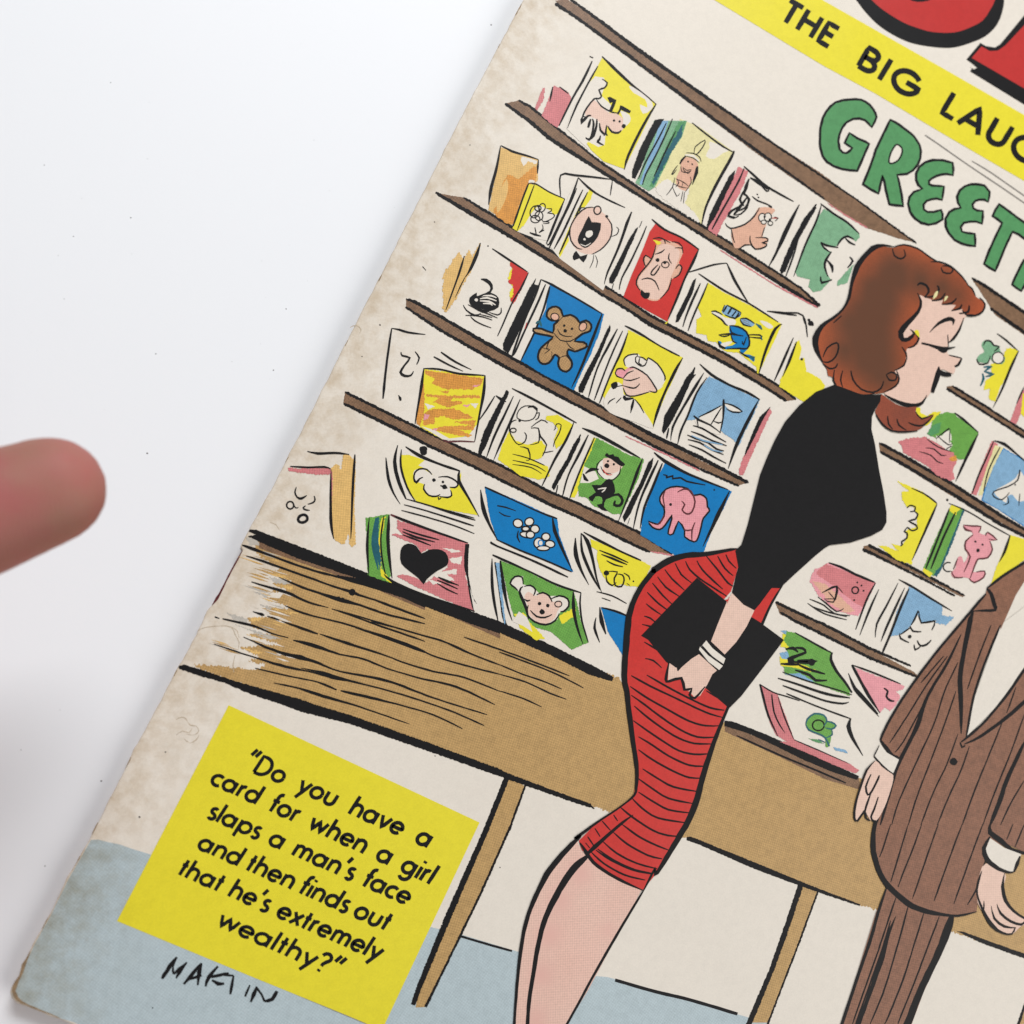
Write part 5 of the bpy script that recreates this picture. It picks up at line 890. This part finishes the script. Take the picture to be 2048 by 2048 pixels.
jk.D(38, '1247,1320')
tile(1648, 1648)
jk.M(12, '640,0 560,250 530,320|810,0 720,300 640,560|940,0 850,250 780,420 710,610|1100,0 960,400 850,720|1330,0 1200,350 1060,740|1530,0 1400,350 1250,770|1560,330 1480,600 1380,780|1820,0 1760,150|1932,0 1840,220', rag=.2)
jk.L(34, '1600,0,30 1600,80,40 1700,160,44 1800,240,30 1932,280,26 2100,310,20').done()
tr = Mn.sub('trousers')
tr.F('Su', '600,610 800,770 1000,850 1260,885 1230,1010 1130,1250 960,1620 780,2100 100,2100 160,1932 330,1400 500,850')
tr.M(26, '605,600,16 520,850,24 450,1100,28 330,1450,26 160,1960 110,2100,26').L(60, '1230,880,70 1180,1050,70 1080,1290,60 950,1560,56 850,1800,60 740,2100,66').M(13, '690,710 600,980 500,1280 400,1560 270,1932|810,790 740,1050 640,1400 560,1650 440,1932|960,860 870,1150 760,1500 620,1850 580,1932|1110,890 1000,1180 880,1500 740,1850 710,1932|640,930 560,1200 420,1600 300,1932', rag=.2).L(34, '690,890,12 620,1060,26 560,1280,40 450,1600,34 340,1900,36 270,2100,36').done()
hd = Mn.sub('left_cuff_and_hand', up=30)
tile(1648, 1250)
hd.F('S', '490,1310 560,1370 665,1450 620,1650 560,1800 500,1890 440,1880 390,1800 340,1870 290,1880 300,1700 340,1560 400,1420', 0, True).F('W', '540,1150 600,1230 720,1300 665,1430 560,1360 480,1270')
hd.M(18, '530,1165,8 480,1265,14|480,1265 560,1360 665,1440,12|490,1310,8 410,1400 350,1560 300,1730 290,1860 320,1890 390,1790 400,1860 440,1890|450,1440 400,1560 420,1640 460,1600 520,1480 530,1450|450,1620 400,1760 390,1830|520,1660 480,1780 450,1850 470,1890 500,1890', tap=.5).done()
hd = Mn.sub('right_cuff_and_hand', up=30)
tile(1648, 1648)
hd.F('S', '1560,380 1740,460 1740,560 1720,680 1780,800 1932,910 2000,930 1932,970 1880,1000 1820,1060 1740,1050 1640,990 1550,880 1480,760 1475,640 1500,480', 0, True).F('W', '1600,135 1740,230 1900,290 1850,410 1810,470 1680,420 1580,350 1550,260')
hd.M(34, '1600,120,24 1540,230,36 1570,340,44 1680,430,34 1780,465,20 1830,460,14|1830,460 1890,310,30').M(22, '1520,450,10 1480,580,20 1475,680,14 1530,830,22 1620,980,34 1720,1050,18 1810,1060,14 1840,1000|1740,470,10 1720,600,26 1750,740,30 1830,840,22 1932,910,20 2020,930|1540,740,8 1540,820|1610,790,8 1640,910 1740,990 1850,1000,14|1665,770,8 1700,860 1800,940 1900,970 1932,940').done()
# ------------------------------------------------------------------ lettering
bn = Print('title_banner', magazine, 20)
bn.F('Y', [(1180, -147), (1400, -17), (1428.7, 0), (1648, 132.5), (1750, 187), (1900, 276), (2048, 362), (2300, 508), (2350, 405), (2048, 230), (1900, 145), (1648, 2), (1500, -85), (1230, -245)])
bn.done()
UPB = (.51, -.86)
lettering('banner_text', bn, 26, 'THE', (1556, 37), (1661, 99), 30.5, 31, UPB, 10.8)
lettering('banner_text', bn, 26, 'BIG', (1708, 130), (1831, 203), 31.5, 31.5, UPB, 11.5)
lettering('banner_text', bn, 26, 'LAUGH', (1876, 224), (2122, 368), 32.5, 33.5, UPB, 11.5)
tile(1648, 0)
r_ = Print('pencil_rule', magazine, 20); r_.L(9, '975,1305,16 1100,1390 1400,1600 1700,1800 1932,1960 2200,2140', 'Gy').L(9, '1425,1555 1600,1660 1932,1890 2200,2070', 'Gy'); r_.done()
ml = Print('masthead_letter', magazine, 26, 'huge red letter with a black drop edge at the top')
ml.F('K', GP(1648, 0, '300,-500 200,-250 250,-80 310,0 420,140 560,270 750,380 900,430 1100,460 1250,460 1400,420 1560,350 1670,240 1720,120 1740,0 1720,-150 1650,-500'), 0, True)
ml.F('Rt', GP(1648, 0, '380,-480 320,-250 380,-90 460,0 560,90 750,210 900,270 1050,310 1250,315 1400,270 1530,200 1600,100 1650,0 1660,-150 1600,-480'), 0, True)
ml.S('K', '780,-60 850,10 950,18 1040,-5 1080,-60').done()
ml = Print('masthead_letter', magazine, 40, 'huge red serifed letter cut off at the right')
ml.F('K', '1375,575 1510,415 1560,445 1650,460 1700,430 1800,310 1932,150 2400,-300 2400,1300 1932,1010 1410,690 1450,630').F('Rt', '1425,560 1520,450 1600,495 1680,490 1750,440 1932,245 2400,-200 2400,1100 1932,855').F('W', '1410,650 1440,630 1475,655 1450,670')
ml.done()
tile(1648, 0)
def letter(pts, hole=None, label=None):
    q = Print('sign_letter', magazine, 20, label); q.F('G', pts, 0, False); q.L(18, pts, closed=True, rag=.2)
    if hole: q.F('W', hole, 0, True); q.L(14, hole, closed=True)
    q.done()
def letter2(pts, hole=None):
    global OX
    P = parse(pts); q = Print('sign_letter', magazine, 20)
    # light smoothing that keeps the corners
    q.F('G', [(a, b) for a, b, _ in P]); q.L(16, [(a, b, 20*SC) for a, b, _ in P], closed=True, sm=False, rag=.2, tap=1)
    if hole: q.F('W', hole, 0, True); q.L(14, hole, closed=True)
    q.done()
letter2('250,962 300,960 360,965 400,985 440,1015 475,1055 495,1095 507,1130 490,1175 460,1230 430,1195 395,1160 340,1145 280,1150 220,1180 175,1235 148,1300 138,1370 150,1440 180,1475 215,1480 245,1460 272,1430 235,1405 200,1380 222,1330 245,1285 320,1335 400,1370 435,1392 400,1470 360,1560 320,1650 250,1645 180,1635 90,1605 30,1565 -15,1510 -38,1420 -42,1330 -35,1230 -10,1140 20,1080 60,1030 110,990 180,970')
letter2('640,1160 720,1200 800,1260 870,1320 920,1400 935,1460 930,1530 905,1590 860,1645 800,1680 705,1690 725,1760 745,1860 765,1990 700,1985 630,1975 605,1880 585,1780 568,1695 550,1760 525,1870 450,1830 375,1780 430,1650 500,1450 560,1320', '705,1395 750,1430 752,1480 720,1545 660,1580 625,1565 640,1490 670,1430')
tile(1648, 300)
letter2('1240,125 1248,185 1245,245 1190,233 1140,235 1090,248 1040,275 1012,300 1015,330 1045,345 1160,352 1150,410 1140,482 1090,470 1040,475 990,492 962,530 965,575 1000,600 1060,598 1130,580 1145,620 1142,672 1080,708 1010,722 940,705 880,665 830,600 812,520 825,455 870,405 950,375 910,340 888,290 890,225 920,165 975,120 1050,98 1150,100')
letter2('1490,332 1550,345 1598,405 1595,450 1585,502 1550,480 1500,478 1460,490 1432,525 1440,565 1480,585 1535,590 1532,650 1525,712 1470,692 1410,690 1350,702 1320,745 1330,790 1380,803 1455,810 1462,870 1460,930 1400,925 1330,905 1260,868 1205,805 1175,740 1172,665 1210,600 1260,570 1320,560 1292,510 1285,450 1310,390 1360,350 1420,332')
letter2('1690,522 1800,605 1932,700 2060,790 2020,870 1990,895 1932,855 1880,815 1820,790 1770,890 1720,1010 1655,1168 1600,1140 1545,1100 1600,960 1660,830 1720,705 1670,665 1628,640 1655,580')
letter2('1932,1060 2000,1090 2040,1110 1980,1230 1905,1362 1860,1335 1815,1300 1870,1180')
# caption panel
cp = Print('caption_panel', magazine, 20, 'yellow caption box with black lettering')
cp.F('Gy', [(457, 1409), (959.5, 1644.5), (767, 2064), (232, 1843)][1:1] or [(236, 1842), (512, 1956), (765, 2062), (764, 2059), (512, 1951), (240, 1838)])
cp.F('Y', [(457.5, 1410.3), (959, 1645), (764, 2060), (690, 2029), (510, 1956), (234, 1842)])
cp.done()
UPC = (.545, -.84); WT = 7.5
for txt, p0, p1, x0, x1 in [('"Do you have a', (484, 1534), (856, 1697), 26, 27.5), ('card for when a girl', (417, 1566), (861, 1770), 26, 27.5), ("slaps a man's face", (411, 1634), (814, 1811), 26, 27), ('and then finds out', (391, 1696), (772, 1862), 26, 27), ("that he's extremely", (352, 1747), (756, 1922), 26, 27), ('wealthy?"', (429, 1849), (672, 1957), 26, 27)]:
    lettering('caption_line', cp, 26, txt, p0, p1, x0-1, x1-1, UPC, WT, unit=28.8)
sg = Print('signature', magazine, 30, 'thin black handwritten signature below the caption box')
tile(200, 1448, 600)
sg.M(20, '400,1640,26 450,1560,24 495,1500,22|495,1500 470,1560,10 475,1610,24|475,1610 560,1535,14|560,1535,16 510,1600 490,1638,14|540,1675 600,1600 655,1540|655,1540 640,1600 630,1682|570,1645 655,1618|680,1690 700,1630 760,1560|700,1630 830,1605|720,1650 760,1670 800,1670|790,1615 860,1620,18|860,1620 850,1680 840,1740,18|965,1680,14 935,1755,20|1010,1690 990,1740,24 970,1790,20|1010,1700,20 1040,1740,14 1060,1785,20|1060,1785 1110,1770,26 1140,1720,34', rag=.25).done()
# small printed dots and water-stain rings near the spine
sp = Print('paper_blemishes', magazine, 4)
tile(0, 0, 1932)
for q in ('352,1440 362,1434 372,1438 380,1450 392,1452 398,1462 388,1470 372,1468', '368,1478 380,1486 392,1480 398,1470', '462,1254 474,1262 478,1276', '250,1800 262,1808 258,1822', '540,1045 552,1050 560,1062', '700,655 712,650 722,660 716,672'): sp.L(2.0, q, 'Sr', rag=.9)
sp.L(3, '845,533,4 852,541,3')
sp.D(2, '279,1634').D(1.6, '331,1504 305,2016 976,492 760,650')
sp.D(1.2, '724,713 940,290 869,444 1148,1330 1080,690 950,1700 1000,1735 870,1512')
for q in ('395,1262 410,1255 440,1252 462,1254 470,1268 478,1285 476,1300', '470,1310 466,1330 468,1345', '352,1470 365,1462 378,1466 384,1456'): sp.L(2.0, q, 'Sr', rag=.7)
sp.L(3, '485,1101,2 470,1128,3 452,1162,3 434,1197,5 424,1210,3', 'Mr', rag=.4, tap=.3)
sp.M(2.4, '1043,8 1036,22 1031,30|1000,88 996,95|764,549 757,562|696,680 690,692|577,914 571,924|354,1340 348,1352|262,1515 252,1535|196,1645 184,1668|160,1712 150,1732|96,1836 84,1858', 'Eb', rag=.6)
sp.L(6, '60,1903,3 48,1930,7 40,1952,6 30,1972,9 30,1990,7 42,2003,5 70,2016,3 118,2035,2', 'Eb', rag=.5)
sp.done(); sp.obj['kind'] = 'stuff'
# ------------------------------------------------------------------ the hand whose fingertip enters from the left
ms, n, l = new_mat('skin'); b = n['Principled BSDF']
tc = n.new('ShaderNodeNewGeometry'); n1 = n.new('ShaderNodeTexNoise'); n1.inputs['Scale'].default_value = 110; n1.inputs['Detail'].default_value = 4; l.new(tc.outputs['Position'], n1.inputs['Vector'])
cr = n.new('ShaderNodeValToRGB'); cr.color_ramp.elements[0].position = 0.35; cr.color_ramp.elements[0].color = (0.31, 0.14, 0.10, 1); cr.color_ramp.elements[1].position = 0.68; cr.color_ramp.elements[1].color = (0.35, 0.105, 0.098, 1)
l.new(n1.outputs[0], cr.inputs[0]); l.new(cr.outputs[0], b.inputs['Base Color']); b.inputs['Roughness'].default_value = 0.62; b.inputs['Specular IOR Level'].default_value = 0.3
b.inputs['Subsurface Weight'].default_value = 0.15; b.inputs['Subsurface Radius'].default_value = (0.004, 0.0015, 0.001); b.inputs['Subsurface Scale'].default_value = 0.6
n2 = n.new('ShaderNodeTexWave'); n2.inputs['Scale'].default_value = 700; n2.inputs['Distortion'].default_value = 6; n2.inputs['Detail'].default_value = 2; l.new(tc.outputs['Position'], n2.inputs['Vector'])
bp = n.new('ShaderNodeBump'); bp.inputs['Strength'].default_value = 0.12; bp.inputs['Distance'].default_value = 0.00015; l.new(n2.outputs[0], bp.inputs['Height']); l.new(bp.outputs[0], b.inputs['Normal'])
HZ = 0.034
tip = at(100, 980, HZ); q0 = at(0, 1018, HZ); ax = (q0-tip).normalized()          # from the tip back along the finger
side = Vector((0, 0, 1)).cross(ax).normalized(); up = Vector((0, 0, 1))
hv, hf = [], []
def blob(p, r, sq=1.0, flat=1.0):
    o_ = len(hv); nu, nv_ = 18, 10
    hv.append(p+up*r*flat)
    for i in range(1, nv_):
        ph = math.pi*i/nv_
        for j in range(nu):
            th = math.tau*j/nu; hv.append(p+ax*(math.sin(ph)*math.cos(th)*r)+side*(math.sin(ph)*math.sin(th)*r)+up*(math.cos(ph)*r*flat))
    hv.append(p-up*r*flat); last = o_+1+(nv_-1)*nu
    for j in range(nu):
        j2 = (j+1) % nu; hf.append((o_, o_+1+j, o_+1+j2)); hf.append((last, last-nu+j2, last-nu+j))
        for i in range(nv_-2):
            a = o_+1+i*nu; hf.append((a+j, a+nu+j, a+nu+j2, a+j2))
def chain(P, R, flat=1.0):
    for i in range(len(P)-1):
        a, c = P[i], P[i+1]; d = (c-a).length; k = max(2, int(d/(min(R[i], R[i+1])*0.22)))
        for q in range(k+1):
            t = q/k; blob(a+(c-a)*t, R[i]+(R[i+1]-R[i])*t, 1.0, flat)
def P(x, y, z=0): return tip+ax*x+side*y+up*z
# side > 0 lies towards the bottom of the picture
chain([P(0.0, 0.0, 0), P(0.009, 0, 0.0005), P(0.024, 0.0, 0.002), P(0.047, 0.001, 0.005), P(0.072, 0.004, 0.006)], [0.0064, 0.0072, 0.0080, 0.0089, 0.0105], 0.86)
chain([P(0.072, 0.004, 0.006), P(0.105, 0.016, 0.004), P(0.142, 0.026, 0.002)], [0.0115, 0.014, 0.017], 0.85)
chain([P(0.076, 0.024, 0.004), P(0.105, 0.028, 0.002), P(0.142, 0.03, 0.002)], [0.0115, 0.014, 0.018], 0.85)
chain([P(0.080, 0.043, 0.001), P(0.110, 0.04, 0.0), P(0.142, 0.036, 0.002)], [0.011, 0.0135, 0.017], 0.85)
chain([P(0.086, 0.060, -0.003), P(0.115, 0.052, -0.002), P(0.145, 0.042, 0.001)], [0.0095, 0.013, 0.016], 0.85)
chain([P(0.142, 0.03, 0.002), P(0.18, 0.034, 0.002), P(0.25, 0.044, 0.0)], [0.021, 0.0225, 0.028], 0.85)
for y0, z0, L_, r in ((0.024, 0.004, 1.0, 0.0092), (0.043, 0.001, 0.94, 0.0088), (0.060, -0.003, 0.78, 0.0078)):   # curled fingers
    chain([P(0.078, y0, z0), P(0.078-0.032*L_, y0+0.001, z0+0.008), P(0.078-0.040*L_, y0+0.002, z0+0.020*L_+0.004), P(0.078-0.022*L_, y0+0.002, z0+0.031*L_), P(0.078-0.006*L_, y0+0.002, z0+0.026*L_)], [r*1.1, r, r*.95, r*.9, r*.82], 1.0)
chain([P(0.135, 0.014, 0.006), P(0.115, -0.012, 0.012), P(0.088, -0.024, 0.017), P(0.062, -0.022, 0.022)], [0.016, 0.0118, 0.0098, 0.0085], 0.95)
me = bpy.data.meshes.new('hand'); me.from_pydata([tuple(v) for v in hv], [], hf)
hand = bpy.data.objects.new('hand', me); COL.objects.link(hand); me.materials.append(ms)
rm = hand.modifiers.new('remesh', 'REMESH'); rm.mode = 'VOXEL'; rm.voxel_size = 0.0009; rm.use_smooth_shade = True
sm_ = hand.modifiers.new('smooth', 'SMOOTH'); sm_.iterations = 14; sm_.factor = 0.5
hand['label'] = 'fingertip of a hand reaching in, blurred, from the left edge over the table'; hand['category'] = 'hand'
mn_, n, l = new_mat('nail'); n['Principled BSDF'].inputs['Base Color'].default_value = (0.62, 0.36, 0.31, 1); n['Principled BSDF'].inputs['Roughness'].default_value = 0.3
vv, ff = [], []
for i in range(7):
    for j in range(7):
        u, v_ = i/6, j/6*2-1; wv = 0.0049*(1-0.25*(1-u)**3); a = v_*0.95
        p = P(-0.0035+u*0.0115, wv*math.sin(a)*1.15, -0.0072*math.cos(a)*(0.80+0.16*u)-0.0003); vv.append(p)
for i in range(6):
    for j in range(6): k = i*7+j; ff.append((k, k+1, k+8, k+7))
me = bpy.data.meshes.new('fingernail'); me.from_pydata(vv, [], ff); me.materials.append(mn_); nl = bpy.data.objects.new('fingernail', me); COL.objects.link(nl); nl.parent = hand
sd = nl.modifiers.new('thickness', 'SOLIDIFY'); sd.thickness = 0.0005
